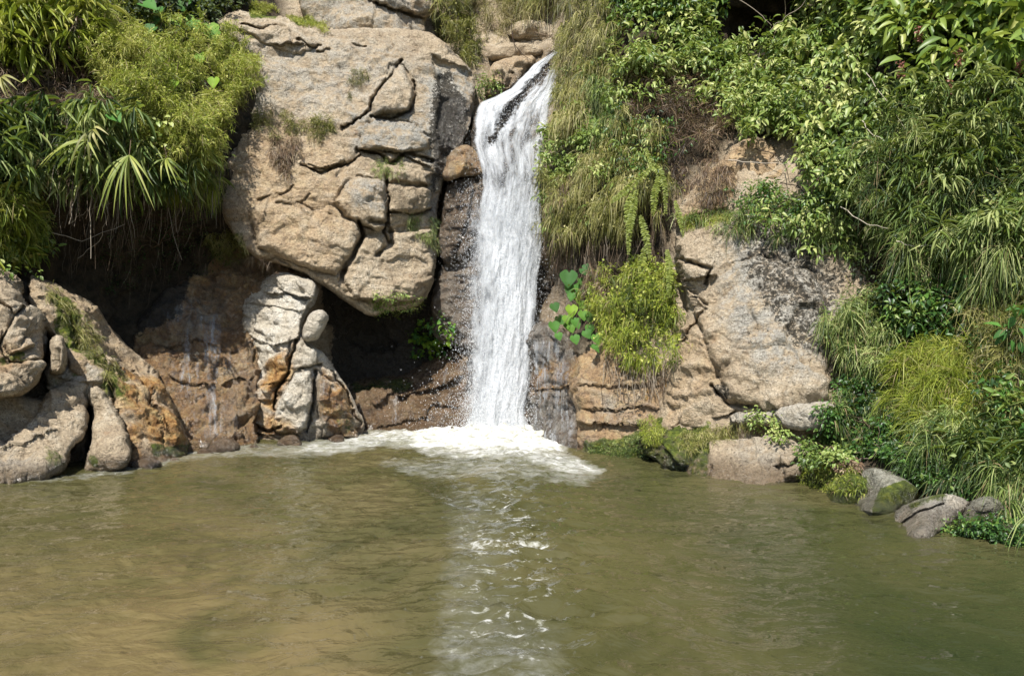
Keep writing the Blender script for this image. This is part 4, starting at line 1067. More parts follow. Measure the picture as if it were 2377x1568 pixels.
def hanging(name, label, cat, poly, n, L, seed, shade=(.2, .8), r=.004, group=None, off=.12, kind=None):
    """many thin roots and dead stalks hanging down from a band"""
    rr = np.random.default_rng(seed); vg = Veg()
    Lc, N = roots(poly, n, seed)
    for a, nn in zip(Lc, N):
        a = a + unit(nn + np.array([0, -.6, 0])) * off * rr.random()
        l = L * (.4 + rr.random())
        k = 5; t = np.linspace(0, 1, k)[:, None]
        P = a + np.array([[rr.normal() * .16 * l, -.05, -l]]) * t + rr.normal(size=(k, 3)) * .012 * np.sqrt(t)
        tubes(vg, [P], r, r * .5, shade[0] + (shade[1] - shade[0]) * rr.random())
    o = vg.build(name, M_TWIG); tag(o, label, cat, group, kind)
    return o

HEART = None
def heart(parent, c, off, size, tilt, roll, mat, seed, rnd, name='leaf'):
    """broad heart shaped leaf with notch, drip tip and a folded midrib"""
    n = 9
    prof = [(-.0, -.16, .30), (.10, .02, .52), (.26, .0, .56), (.42, 0, .50), (.58, 0, .40), (.74, 0, .27), (.88, 0, .14), (1.0, 0, 0)]
    V = []; Fq = []
    for i, (t, lo, w) in enumerate(prof):
        for s in (-1, -.5, 0, .5, 1):
            y = t - (.18 * (1 - abs(abs(s) - .6)) if i == 0 and s != 0 else 0)
            V.append((s * w, y - .45, .16 * abs(s) * w * 2 - .22 * (t - .4) ** 2 + .015 * math.sin(9 * t + seed)))
    for i in range(len(prof) - 1):
        for j in range(4):
            a = i * 5 + j; Fq.append((a, a + 1, a + 6, a + 5))
    V = np.array(V) * size
    cr, sr = math.cos(roll), math.sin(roll)
    # leaf axis hangs downwards in the picture, face towards sun and viewer
    y = unit(np.array([sr, -.25, -cr])); nrm = unit(np.array([0, -math.cos(tilt), math.sin(tilt)]))
    x = unit(np.cross(y, nrm)); z = np.cross(x, y)
    W = c - off + V[:, :1] * x + V[:, 1:2] * y + V[:, 2:] * z
    return mesh_from(name, W, np.array(Fq), np.full(len(Fq), 4), mat, parent, dict(rnd=np.full(len(W), rnd)))

def heart_plant(name, label, leaves, mat, base, off=.30, seed=1):
    """leaves: (u, v, size in photo units, roll degrees, rnd)"""
    r = np.random.default_rng(seed)
    h = hit(*base)
    bp = np.array(h[0]); root = empty(name, tuple(bp)); tag(root, label, 'plant')
    for k, (u, v, s, roll, rn) in enumerate(leaves):
        hh = hit(u, v); y = (hh[0].y if hh else bp[1])
        y = min(y, bp[1] + .3) - off * (.6 + .6 * r.random())
        c = P3(u + 6 * r.normal(), v + 4 * r.normal(), y)
        heart(root, c, bp, s * .66 / F * y, math.radians(15 + 55 * r.random()), math.radians(roll + 25 * r.normal()), mat, k, rn)
        vg = Veg(); tubes(vg, [curve(bp, c + np.array([0, .02, .35 * s / F * y]), -.10, 7, k, .012)], .007, .004, .5)
        vg.build('stalk', M_TWIG, root, bp)
    return root

def fan_plant(name, label, centre, tips, w, mat, off=.35, seed=1, cat='palm shoot', base=None):
    """long narrow leaflets spreading from one point, each leaflet its own part"""
    r = np.random.default_rng(seed)
    h = hit(*centre); y0 = h[0].y - off
    c0 = P3(centre[0], centre[1], y0)
    root = empty(name, tuple(c0)); tag(root, label, cat)
    for k, (u, v) in enumerate(tips):
        tp = P3(u + 7 * r.normal(), v + 9 * r.normal(), y0 - .10 + .15 * r.normal())
        d = tp - c0; L = np.linalg.norm(d)
        vg = Veg(); t = np.linspace(0, 1, 7)
        ctr = c0 + d * t[:, None] + UP * (.10 * L * np.sin(np.pi * t))[:, None] + np.array([0, -.08, 0]) * np.sin(np.pi * t)[:, None]
        dn = unit(d); side = unit(np.cross(dn, np.array([0, -1, .5]))); nr = np.cross(side, dn)
        ww = w * np.array([.25, .8, 1, .95, .7, .4, .02])
        Vv = np.concatenate([[ctr[i] - side * ww[i] + nr * ww[i] * .35, ctr[i], ctr[i] + side * ww[i] + nr * ww[i] * .35] for i in range(7)])
        Fq = np.array([(i * 3 + j, i * 3 + j + 1, i * 3 + j + 4, i * 3 + j + 3) for i in range(6) for j in range(2)])
        vg.add((Vv)[None], Fq, 4, np.array([.35 + .6 * r.random()]))
        vg.build('leaflet', mat, root, c0)
    if base:
        hb = hit(*base); vg = Veg(); tubes(vg, [curve(np.array(hb[0]), c0, -.08, 7, seed, .015)], .010, .006, .5); vg.build('stem', M_TWIG, root, c0)
    return root

def fronds(name, label, lines, mat, w=.055, off=.35, seed=1, cat='fern', dens=70):
    """pinnate fronds hanging down: a rachis with many small leaflets; each frond its own part"""
    r = np.random.default_rng(seed)
    h = hit(*lines[0][0]); y0 = h[0].y - off; c0 = P3(lines[0][0][0], lines[0][0][1], y0)
    root = empty(name, tuple(c0)); tag(root, label, cat)
    for k, li in enumerate(lines):
        P = np.array([P3(u, v, y0 - .06 * k % .2 - .05 * i) for i, (u, v) in enumerate(li)])
        t = np.linspace(0, 1, len(P)); n = max(8, int(dens * np.linalg.norm(np.diff(P, axis=0), axis=1).sum()))
        t2 = np.linspace(0, 1, n); Q = np.stack([np.interp(t2, t, P[:, j]) for j in range(3)], -1)
        tg = unit(np.gradient(Q, axis=0)); vg = Veg()
        tubes(vg, [Q[::3]], .004, .002, .6)
        ww = w * (.35 + .65 * np.sin(np.pi * np.clip(t2 * .9 + .08, 0, 1)))
        for s in (-1, 1):
            sd = unit(np.cross(tg, np.array([0, -1, .1]))) * s
            ld = unit(sd + tg * .35 + r.normal(size=(n, 3)) * .18)
            nn = unit(np.array([0, -.8, .6]) + r.normal(size=(n, 3)) * .3)
            ovate(vg, Q, ld, nn, ww * (.8 + .4 * r.random(n)), ww * .42, np.clip(.5 + .3 * r.random(n), 0, 1), .6)
        vg.build('frond', mat, root, c0)
    return root

# ---- upper left
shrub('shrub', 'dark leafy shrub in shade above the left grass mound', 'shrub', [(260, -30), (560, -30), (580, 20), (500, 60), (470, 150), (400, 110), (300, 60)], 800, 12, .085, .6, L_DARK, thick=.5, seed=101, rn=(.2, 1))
grass('grass', 'lime green grass mound billowing over the upper left bank', 'grass', [(150, 60), (250, 20), (350, 60), (430, 110), (540, 110), (600, 150), (590, 210), (540, 250), (525, 300), (505, 350), (430, 420), (380, 400), (330, 340), (290, 270), (230, 200), (180, 130)],
      4600, 10, .19, .0085, G_LIME, d=(.1, -.6, .6), spread=.75, droop=(.1, .9), thick=.75, seed=102, kind='stuff', leafy=(.30, .040), rn=(.35, 1.1))
grass('grass', 'pale straw and grey green blades at the top left corner', 'grass', [(-60, -30), (160, -30), (190, 60), (150, 140), (90, 110), (-60, 130)], 420, 12, .45, .014, G_STRAW, spread=.5, droop=(.5, 1.2), thick=.5, seed=103, rn=(.1, .9))
grass('dead_frond', 'orange brown dead frond drooping beside the left grass mound', 'dead frond', [(150, 60), (195, 60), (200, 130), (165, 130)], 30, 12, .35, .02, G_BROWN, spread=.4, droop=(.8, 1.3), thick=.6, seed=104, rn=(.6, 1))
grass('dry_brush', 'brown dry thatch of roots below the top left grass', 'dry brush', [(-60, 130), (100, 130), (200, 150), (270, 260), (240, 300), (120, 270), (-60, 280)], 900, 10, .30, .007, G_BROWN, d=(0, -.4, -.2), spread=.7, droop=(.2, .9), thick=.25, seed=105)
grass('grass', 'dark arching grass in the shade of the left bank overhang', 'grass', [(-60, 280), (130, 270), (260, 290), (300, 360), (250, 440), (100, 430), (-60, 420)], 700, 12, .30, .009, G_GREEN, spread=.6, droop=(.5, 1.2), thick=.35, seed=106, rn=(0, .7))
grass('grass', 'green drooping grass fringe hanging below the lime mound', 'grass', [(260, 290), (340, 330), (420, 410), (510, 350), (520, 420), (480, 470), (380, 440), (300, 380)], 600, 11, .26, .009, G_LIME, d=(.1, -.6, 0), spread=.6, droop=(.7, 1.4), thick=.40, seed=107, rn=(.2, .9), leafy=(.08, .06))
shrub('bush', 'yellow green small leaved bush above the big left boulder', 'bush', [(-60, 430), (60, 420), (110, 480), (120, 560), (100, 640), (40, 640), (-60, 630)], 420, 9, .08, .5, L_PALE, thick=.45, seed=108)
grass('grass', 'lime grass tuft hanging at the left edge above the boulder', 'grass', [(-60, 450), (80, 450), (90, 560), (40, 610), (-60, 600)], 420, 12, .30, .009, G_LIME, thick=.5, seed=109, leafy=(.1, .05))
hanging('hanging_roots', 'tangle of brown roots hanging under the left overhang', 'roots', [(120, 280), (500, 340), (500, 440), (320, 480), (150, 440)], 220, .75, 110, off=.5, r=.005)
hanging('hanging_roots', 'thin roots dangling in the dark hollow behind the ridge', 'roots', [(120, 480), (480, 480), (500, 620), (300, 660), (140, 620)], 150, .45, 111, shade=(.1, .7), off=.3)
twigs('dry_vine', 'long pale bare stem hanging straight down left of the hollow', 'stem', [[(212, 260), (210, 330), (212, 420), (210, 500), (211, 600)]], .010, .006, .8, off=.55, seed=112)
for lb, ln in (('short pale dead stick at the left end under the left overhang', [(160, 520), (200, 490), (260, 470)]), ('pale dead stick sagging lowest beneath the left overhang', [(120, 540), (190, 560), (290, 520)]),
               ('pale dead stick slanting down left behind the ochre ridge', [(250, 500), (230, 560), (180, 600)]), ('dark bent twig hanging from the upper left palm shoot', [(200, 330), (180, 440), (160, 520)])):
    twigs('dead_stick', lb, 'stick', [ln], .008, .004, .8, off=.5, seed=113, group='dead sticks under the left overhang')
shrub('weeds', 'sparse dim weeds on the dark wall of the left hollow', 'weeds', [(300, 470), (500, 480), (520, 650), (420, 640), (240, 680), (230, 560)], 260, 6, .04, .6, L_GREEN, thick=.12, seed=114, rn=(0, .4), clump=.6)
fan_plant('palm_shoot', 'grey green palm leaflets hanging at the far left edge', (2, 180), [(8, 245), (25, 240), (42, 236), (60, 212), (52, 200), (-10, 250)], .022, G_OLIVE, .7, 115)
fan_plant('palm_shoot', 'palm shoot with leaflets splayed left beneath the overhang', (205, 325), [(80, 405), (95, 380), (112, 412), (150, 412), (168, 430), (120, 360), (235, 380), (228, 400)], .017, P_LEAF, .75, 116, base=(200, 280))
fan_plant('palm_shoot', 'large bright palm shoot fanning downwards under the lime mound', (300, 360), [(222, 505), (236, 518), (252, 470), (262, 505), (280, 500), (298, 512), (318, 498), (335, 470), (350, 485), (340, 440), (240, 440), (210, 460)], .017, P_LEAF, .8, 117, base=(310, 300))
fan_plant('palm_shoot', 'smaller palm shoot pointing right under the lime mound', (385, 368), [(345, 405), (372, 425), (392, 430), (412, 428), (432, 425), (440, 395), (425, 385), (360, 360)], .016, P_LEAF, .75, 118, base=(380, 320))
fan_plant('palm_shoot', 'yellowish narrow leaved shoot on the upper stem left of the hollow', (215, 300), [(170, 375), (195, 360), (228, 365), (250, 340), (252, 320), (205, 390)], .022, G_OLIVE, .85, 119, base=(212, 262))
heart_plant('climbing_plant', 'climber with round bright green leaves over dark shrubs at upper left', [(340, 15, 62, 20, .4), (372, 28, 58, -30, .3), (420, 8, 60, 10, .35), (410, 45, 46, 0, .9), (352, 58, 60, 30, .25), (345, 70, 50, -15, .2), (455, 62, 48, 20, .5), (440, 50, 40, -30, .8), (492, 72, 60, 10, .75), (500, 88, 44, -20, .6), (195, 5, 55, 20, .9), (150, 0, 50, -10, .95), (470, 130, 40, 0, .8), (498, 200, 40, 10, .95), (403, 205, 34, -20, .9)], L_BRIGHT, (430, 60), .6, 120)
heart_plant('broadleaf_seedling', 'single glossy heart shaped leaf in the middle of the left overhang', [(271, 272, 52, 15, .45)], L_BRIGHT, (275, 290), .8, 121)
shrub('weeds', 'small broad yellow green leaves at the fringe of the lime mound', 'weeds', [(290, 310), (500, 330), (510, 410), (450, 440), (340, 420), (300, 380)], 110, 3, .10, .75, L_PALE, thick=.7, seed=122, rn=(.5, 1), spread=.15)

# long strappy and bamboo like leaves spilling over the banks
shrub('reed_clump', 'long strappy green leaves cascading under the left overhang', 'reeds', [(-60, 270), (130, 260), (300, 290), (420, 380), (500, 400), (480, 450), (330, 440), (200, 430), (60, 430), (-60, 420)], 260, 9, .36, .085, G_GREEN, thick=.75, seed=301, rn=(.2, 1), droop=.9, spread=.10)
shrub('reed_clump', 'yellow green strappy leaves arching from the top left corner', 'reeds', [(-60, -30), (180, -30), (260, 60), (200, 160), (60, 160), (-60, 130)], 200, 9, .40, .085, G_LIME, thick=.8, seed=302, rn=(.25, 1), droop=.8, spread=.10)
shrub('reed_clump', 'small strappy yellow tufts at the left edge below the overhang', 'reeds', [(-60, 420), (90, 440), (130, 600), (60, 640), (-60, 620)], 120, 8, .24, .09, G_LIME, thick=.6, seed=303, rn=(.2, 1), droop=.6, spread=.10)
# ---- on the main face
grass('grass', 'olive weedy tuft spreading across the middle of the big rock face', 'grass', [(585, 262), (640, 255), (700, 262), (765, 275), (780, 305), (720, 330), (640, 320), (590, 300)], 420, 8, .16, .007, G_OLIVE, spread=.7, droop=(.2, 1), thick=.14, seed=130, clump=.4, leafy=(.2, .03))
grass('dry_tuft', 'brown dry tuft hanging below the olive weeds on the rock face', 'grass', [(625, 320), (700, 320), (700, 385), (670, 420), (640, 400)], 200, 9, .20, .007, G_BROWN, d=(0, -.5, -.4), spread=.6, droop=(.3, 1), thick=.12, seed=131, clump=.4)
grass('dry_tuft', 'small reddish dry tuft above the protruding block', 'grass', [(805, 168), (850, 165), (865, 185), (825, 225), (808, 240)], 90, 8, .11, .006, G_OLIVE, spread=.7, thick=.08, seed=132, clump=.4, rn=(.1, .8))
grass('grass', 'tiny green tuft on the pale outcropping below the protruding block', 'grass', [(862, 375), (930, 370), (940, 400), (900, 415), (865, 400)], 90, 8, .11, .006, G_GREEN, spread=.7, thick=.08, seed=133, rn=(.3, 1))
grass('grass', 'olive tuft on the lower right edge of the big rock face', 'grass', [(940, 500), (1010, 505), (1020, 580), (985, 560), (945, 530)], 150, 8, .13, .006, G_GREEN, spread=.7, thick=.1, seed=134, rn=(.2, .9), clump=.4)
grass('moss_cushion', 'bright yellow green moss cushion on top of the big rock face', 'moss', [(572, 8), (640, 12), (648, 32), (600, 36), (575, 28)], 260, 9, .075, .007, G_LIME, d=(0, -.3, 1), spread=.5, droop=(0, .5), thick=.05, seed=135, rn=(.6, 1))
grass('moss_cushion', 'second moss cushion right of the first on the big rock face', 'moss', [(662, 36), (730, 42), (762, 60), (755, 80), (735, 72), (680, 56)], 240, 9, .075, .007, G_LIME, d=(0, -.3, 1), spread=.5, droop=(0, .5), thick=.05, seed=136, rn=(.5, .95))
grass('grass', 'mossy yellow clump at the lower left corner of the big rock face', 'grass', [(480, 540), (560, 535), (590, 560), (570, 600), (520, 612), (485, 590)], 240, 9, .12, .007, G_OLIVE, spread=.6, droop=(.2, 1), thick=.14, seed=137, rn=(.3, 1), leafy=(.1, .03))
grass('dry_tuft', 'thin dry stalks where the rusty slope meets the pale outcrop', 'grass', [(520, 590), (640, 600), (650, 640), (600, 660), (530, 650)], 150, 7, .17, .005, G_BROWN, d=(0, -.6, .3), spread=.8, thick=.1, seed=138, clump=.4, rn=(.3, 1))
grass('grass', 'bare brown weeds beside the lime mound on the left rim of the big rock', 'grass', [(500, 170), (590, 160), (600, 200), (560, 250), (530, 270), (510, 240)], 260, 8, .17, .007, G_OLIVE, spread=.6, droop=(.3, 1), thick=.2, seed=139, leafy=(.15, .03))
grass('grass', 'trailing yellow moss strip along the crest of the ochre ridge', 'grass', [(95, 650), (130, 665), (200, 740), (260, 840), (300, 880), (290, 910), (240, 880), (180, 790), (110, 690)], 240, 7, .15, .006, G_OLIVE, d=(.4, -.4, -.5), spread=.35, droop=(.3, .8), thick=.05, seed=140, clump=.3, rn=(.2, .9))
shrub('ledge_plant', 'leafy green weeds growing on the sill under the big overhanging rock', 'plant', [(845, 705), (870, 685), (930, 680), (980, 690), (985, 720), (930, 735), (860, 735)], 130, 7, .045, .6, L_PALE, thick=.12, seed=141, rn=(.3, 1), spread=.07)
shrub('hollow_plant', 'glossy bright green plant in the dark hollow beside the fall', 'plant', [(955, 775), (1010, 740), (1050, 740), (1055, 790), (1030, 830), (985, 842), (955, 825)], 90, 7, .085, .7, L_BRIGHT, thick=.30, seed=142, rn=(0, 1), spread=.12, clump=.2)
shrub('bush', 'pale mossy bush at the upper left of the waterfall lip', 'bush', [(1100, 180), (1150, 175), (1165, 215), (1135, 235), (1102, 225)], 60, 8, .06, .5, L_PALE, thick=.2, seed=143, rn=(.1, .8))

# ---- above the fall
grass('bush', 'dark olive brush between the top slab and the stream gully', 'bush', [(1000, -30), (1100, -30), (1090, 60), (1110, 130), (1100, 170), (1050, 110), (1000, 80)], 800, 10, .34, .012, G_OLIVE, spread=.6, droop=(.3, 1.1), thick=.6, seed=150, rn=(0, .55), leafy=(.15, .05))
grass('grass', 'sparse straw grass on the sunny slope above the waterfall', 'grass', [(1090, -30), (1330, -30), (1310, 50), (1200, 60), (1150, 100), (1110, 90)], 520, 9, .40, .011, G_STRAW, spread=.55, droop=(.3, 1.1), thick=.5, seed=151, clump=.6, rn=(.2, .9))
grass('grass', 'tall grey green blades leaning over the gully above the fall', 'grass', [(1150, -30), (1300, -30), (1290, 20), (1190, 40)], 180, 9, .75, .014, G_OLIVE, spread=.35, droop=(.5, 1.3), thick=.8, seed=152, rn=(.3, .9))
twigs('bare_branch', 'curved dead branch lying on the slope above the waterfall', 'branch', [[(1195, 20), (1185, 60), (1195, 110), (1225, 135)], [(1240, 75), (1280, 85), (1300, 95)], [(1180, 40), (1205, 20), (1240, 5)]], .018, .008, .3, off=.15, seed=153)

# ---- hanging bank right of the fall
grass('grass', 'olive curtain of grass hanging along the right edge of the upper fall', 'grass', [(1310, 120), (1330, -30), (1450, -30), (1430, 200), (1380, 300), (1300, 330), (1295, 250), (1302, 180)], 1100, 13, .30, .010, G_OLIVE, d=(-.1, -.5, -.3), spread=.55, droop=(.5, 1.4), thick=.55, seed=160, rn=(.1, 1), leafy=(.10, .05))
grass('grass', 'pale straw grass curtain at the top right of the waterfall', 'grass', [(1300, 30), (1320, -30), (1440, -30), (1400, 60), (1370, 200), (1320, 260)], 140, 12, .42, .010, G_STRAW, d=(-.1, -.5, -.3), spread=.35, droop=(.7, 1.5), thick=.55, seed=161, rn=(.1, .8))
shrub('hanging_bush', 'sunlit yellow green leafy bush leaning over the fall', 'bush', [(1262, 330), (1300, 300), (1380, 280), (1430, 330), (1420, 420), (1330, 460), (1262, 430)], 560, 9, .085, .40, L_PALE, thick=.45, seed=162, rn=(.35, 1), droop=.6)
grass('grass', 'thick grass mat under the sunlit leafy bush beside the fall', 'grass', [(1262, 420), (1340, 430), (1460, 300), (1540, 330), (1530, 480), (1440, 560), (1290, 560), (1258, 500)], 1300, 12, .28, .009, G_OLIVE, d=(-.1, -.5, -.1), spread=.65, droop=(.5, 1.3), thick=.60, seed=163, rn=(.05, 1), leafy=(.12, .05))
grass('dead_frond', 'rusty brown dead grass patch touching the middle of the fall', 'grass', [(1275, 430), (1335, 430), (1340, 560), (1300, 600), (1272, 560)], 320, 9, .26, .009, G_BROWN, d=(-.1, -.5, -.4), spread=.4, droop=(.7, 1.4), thick=.55, seed=164, rn=(.3, .9))
grass('grass', 'greener grass hanging beneath the pale leaved shrub', 'grass', [(1370, 230), (1450, 220), (1470, 300), (1440, 350), (1380, 330)], 420, 11, .34, .010, G_GREEN, d=(-.1, -.5, -.2), spread=.45, droop=(.6, 1.3), thick=.55, seed=165, rn=(.2, .9))
hanging('hanging_roots', 'grey and brown roots hanging in shade right of the middle fall', 'roots', [(1300, 540), (1530, 420), (1560, 560), (1480, 640), (1290, 620)], 340, .50, 166, shade=(.1, .8), off=.4, r=.005)
hanging('hanging_roots', 'roots trailing below the lower hanging grass clump', 'roots', [(1390, 820), (1560, 820), (1550, 900), (1420, 900)], 200, .38, 167, shade=(.15, 1), off=.35, r=.005)
fronds('hanging_fern', 'yellow green fern with long fronds dangling over the dark gap', [[(1498, 345), (1514, 385), (1530, 398), (1545, 440), (1544, 495)], [(1512, 388), (1485, 415), (1450, 445), (1418, 470)], [(1470, 440), (1456, 480), (1460, 525), (1458, 590)], [(1478, 440), (1466, 500), (1462, 540)],
       [(1485, 500), (1498, 545), (1508, 600)], [(1494, 575), (1490, 610), (1484, 640)], [(1528, 410), (1520, 450), (1515, 500)]], P_LEAF, .075, .9, 168)
fronds('hanging_fern', 'lone narrow frond hanging below the dangling fern', [[(1548, 580), (1554, 620), (1552, 690)]], P_LEAF, .07, .8, 169)
fronds('hanging_fern', 'narrow frond dangling at the left rim of the speckled rock', [[(1566, 465), (1576, 500), (1586, 550)]], P_LEAF, .06, .6, 170)
heart_plant('heart_leaf_plant', 'glossy heart leaved plant cascading beside the lower waterfall', [(1362, 628, 46, 20, .1), (1320, 650, 58, 25, .15), (1335, 692, 46, 5, .75), (1334, 728, 42, 10, .9), (1346, 712, 34, -30, .7), (1308, 757, 40, 0, .5), (1340, 757, 40, -10, .45), (1292, 712, 34, 20, .1), (1283, 765, 40, -5, .4), (1368, 742, 38, -25, .35), (1378, 785, 40, 10, .55), (1360, 775, 34, 20, .3), (1325, 768, 30, 0, .6), (1350, 655, 34, -10, .3), (1318, 690, 30, 15, .4), (1352, 735, 36, 0, .6), (1322, 738, 36, 20, .7), (1360, 705, 32, -20, .4), (1300, 735, 32, 10, .3), (1345, 790, 34, 5, .45), (1372, 762, 34, -10, .5), (1310, 670, 34, 25, .2), (1378, 812, 36, 0, .35), (1340, 672, 40, -5, .5), (1295, 780, 28, 0, .4)], L_BRIGHT, (1370, 700), .45, 171)
grass('grass', 'bright lime grass clump hanging right of the heart leaved plant', 'grass', [(1385, 650), (1480, 620), (1560, 640), (1570, 720), (1585, 800), (1575, 860), (1520, 850), (1460, 850), (1410, 790), (1380, 740)], 1000, 12, .20, .009, G_LIME, d=(0, -.6, .1), spread=.7, droop=(.3, 1.2), thick=.65, seed=172, rn=(0, .8), leafy=(.25, .045))
grass('grass', 'reddish brown stalks between the heart leaved plant and lime clump', 'grass', [(1370, 640), (1420, 640), (1425, 760), (1385, 760)], 160, 8, .24, .007, G_BROWN, d=(0, -.6, -.4), spread=.4, thick=.50, seed=173, rn=(.4, 1))
grass('moss_cushion', 'green moss carpet on the wet rock foot at the waterline', 'moss', [(1365, 1040), (1480, 1005), (1500, 1060), (1470, 1080), (1370, 1070)], 500, 7, .05, .006, G_GREEN, d=(0, -.4, .8), spread=.5, droop=(.1, .6), thick=.03, seed=174, rn=(.3, 1))
grass('moss_cushion', 'yellow moss mound at the left foot of the speckled face', 'moss', [(1480, 975), (1520, 962), (1545, 1000), (1530, 1030), (1490, 1025)], 240, 8, .06, .006, G_LIME, d=(0, -.4, .8), spread=.5, thick=.06, seed=175, rn=(.2, .9))
grass('grass', 'short olive weeds along the lower rim of the speckled face', 'grass', [(1560, 1010), (1700, 985), (1760, 970), (1700, 1020), (1640, 1035), (1600, 1050)], 240, 8, .11, .006, G_OLIVE, spread=.6, thick=.08, seed=176, rn=(.2, .9))

# ---- upper right shrubs
shrub('shrub', 'pale leaved shrub nearest the waterfall at the upper right', 'shrub', [(1420, 70), (1480, 30), (1570, 10), (1640, 60), (1650, 130), (1590, 200), (1470, 210), (1420, 150)], 700, 9, .125, .40, L_PALE, base=(1520, 260), thick=.75, seed=180, rn=(.2, 1))
shrub('shrub', 'green leaved shrub top centre behind the pale leaved shrub', 'shrub', [(1430, -30), (1650, -30), (1640, 60), (1540, 60), (1430, 60)], 420, 9, .125, .42, L_GREEN, thick=.6, seed=181, rn=(.15, 1))
grass('dry_brush', 'purplish brown dead brush under the pale leaved shrub', 'dry brush', [(1450, 190), (1600, 200), (1700, 190), (1710, 300), (1640, 350), (1500, 340), (1450, 280)], 800, 9, .26, .007, G_BROWN, d=(0, -.4, .1), spread=.8, droop=(.1, .8), thick=.55, seed=182, rn=(.1, .9))
grass('dead_flower', 'dry beige flower head nodding over the hanging bank', 'flower', [(1470, 185), (1520, 180), (1530, 205), (1480, 215)], 14, 14, .16, .02, G_STRAW, spread=.9, droop=(.4, 1.4), thick=.8, seed=183, rn=(.7, 1))
shrub('shrub', 'shrub with cream edged leaves under the dark recess', 'shrub', [(1640, 110), (1740, 150), (1830, 180), (1860, 260), (1840, 330), (1720, 330), (1680, 260), (1630, 190)], 800, 9, .115, .42, L_PALE, base=(1700, 330), thick=.65, seed=184, rn=(.15, 1))
shrub('shrub', 'lush pale green shrub right of the dark recess', 'shrub', [(1780, 120), (1860, 80), (1900, -30), (2080, -30), (2070, 120), (2010, 200), (1880, 210), (1800, 180)], 800, 8, .150, .46, L_PALE, base=(1900, 250), thick=.7, seed=185, rn=(.25, 1))
shrub('shrub', 'dense shrub with hanging pale leaves above the sand patch', 'shrub', [(1830, 200), (2000, 190), (2080, 260), (2060, 370), (1950, 400), (1850, 360)], 780, 8, .130, .42, L_PALE, base=(1900, 400), thick=.65, seed=186, rn=(.15, 1), droop=.8)
shrub('shrub', 'leafy shrub beneath the flowering shrub on the right', 'shrub', [(2060, 220), (2250, 230), (2440, 220), (2440, 370), (2250, 340), (2100, 350)], 900, 8, .125, .44, L_PALE, thick=.6, seed=187, rn=(.15, 1), droop=.6)
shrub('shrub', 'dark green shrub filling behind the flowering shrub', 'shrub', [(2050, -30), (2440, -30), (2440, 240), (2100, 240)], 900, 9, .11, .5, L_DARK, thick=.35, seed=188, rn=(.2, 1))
fl = shrub('flowering_shrub', 'large leaved flowering shrub in the top right corner', 'shrub', [(2060, -20), (2200, -30), (2320, 0), (2440, 60), (2440, 200), (2330, 220), (2230, 210), (2120, 180), (2060, 110)], 420, 7, .27, .36, L_LIME, base=(2230, 220), thick=1.1, seed=189, rn=(.25, 1), spread=.22, droop=.5, clump=.1)
for k, (u, v) in enumerate([(2133, 60), (2166, 25), (2297, 18), (2090, 140), (2202, 180), (2299, 200), (1905, 120), (1920, 175), (2363, 140), (2225, 115), (2340, 60)]):
    h = hit(u, v)
    if not h: continue
    y = h[0].y - 1.0; c = P3(u, v, y); rr = np.random.default_rng(k)
    vg = Veg(); n = 70; t = rr.random(n)
    po = c + np.stack([.02 * rr.normal(size=n), .02 * rr.normal(size=n), -.24 * t], -1)
    dd = unit(rr.normal(size=(n, 3)) + np.array([0, -.4, -.3]))
    ovate(vg, po, dd, unit(rr.normal(size=(n, 3)) + UP), .030 + .02 * rr.random(n), .02 + .01 * rr.random(n), rr.random(n))
    vg.build('flower_spike', L_RED, fl, np.array(fl.location))
twigs('bare_branch', 'forked pale bare branches crossing the dark recess', 'branch', [[(1885, -20), (1860, 15), (1825, 40), (1790, 65), (1765, 110), (1750, 160)], [(1820, -20), (1822, 40), (1800, 70), (1780, 130)], [(1700, -10), (1760, 30), (1790, 60)], [(1860, 20), (1900, 5)]], .012, .005, .75, off=.9, seed=190)
for lb, ln in (('thin pale twig lying level over the dead brush', [(1690, 372), (1760, 378), (1840, 382)]), ('short pale twig in the dense hanging shrub', [(2000, 280), (2020, 310), (2060, 330)]),
               ('pale level twig across the fine dark green grass', [(2080, 560), (2120, 572), (2180, 570)]), ('pale sloping twig left of the fine dark green grass', [(1950, 480), (2010, 520), (2060, 530)]),
               ('long pale twig slanting through the leafy shrubs at upper right', [(2010, 170), (2060, 240), (2100, 300)])):
    twigs('bare_twig', lb, 'twig', [ln], .008, .003, .95, off=.8, seed=191, group='pale bare twigs over the right shrubs')
twigs('arched_root', 'dark arched root over the bare sand patch', 'root', [[(1750, 345), (1790, 355), (1822, 385), (1832, 425)], [(1810, 425), (1850, 432), (1880, 458)]], .012, .006, .15, off=.25, seed=192)
grass('weeds', 'dim dry undergrowth in the hollow left of the bare sand patch', 'weeds', [(1540, 360), (1680, 360), (1700, 440), (1620, 480), (1560, 470)], 300, 8, .18, .006, G_BROWN, d=(0, -.4, -.3), spread=.7, thick=.2, seed=193, rn=(0, .7))
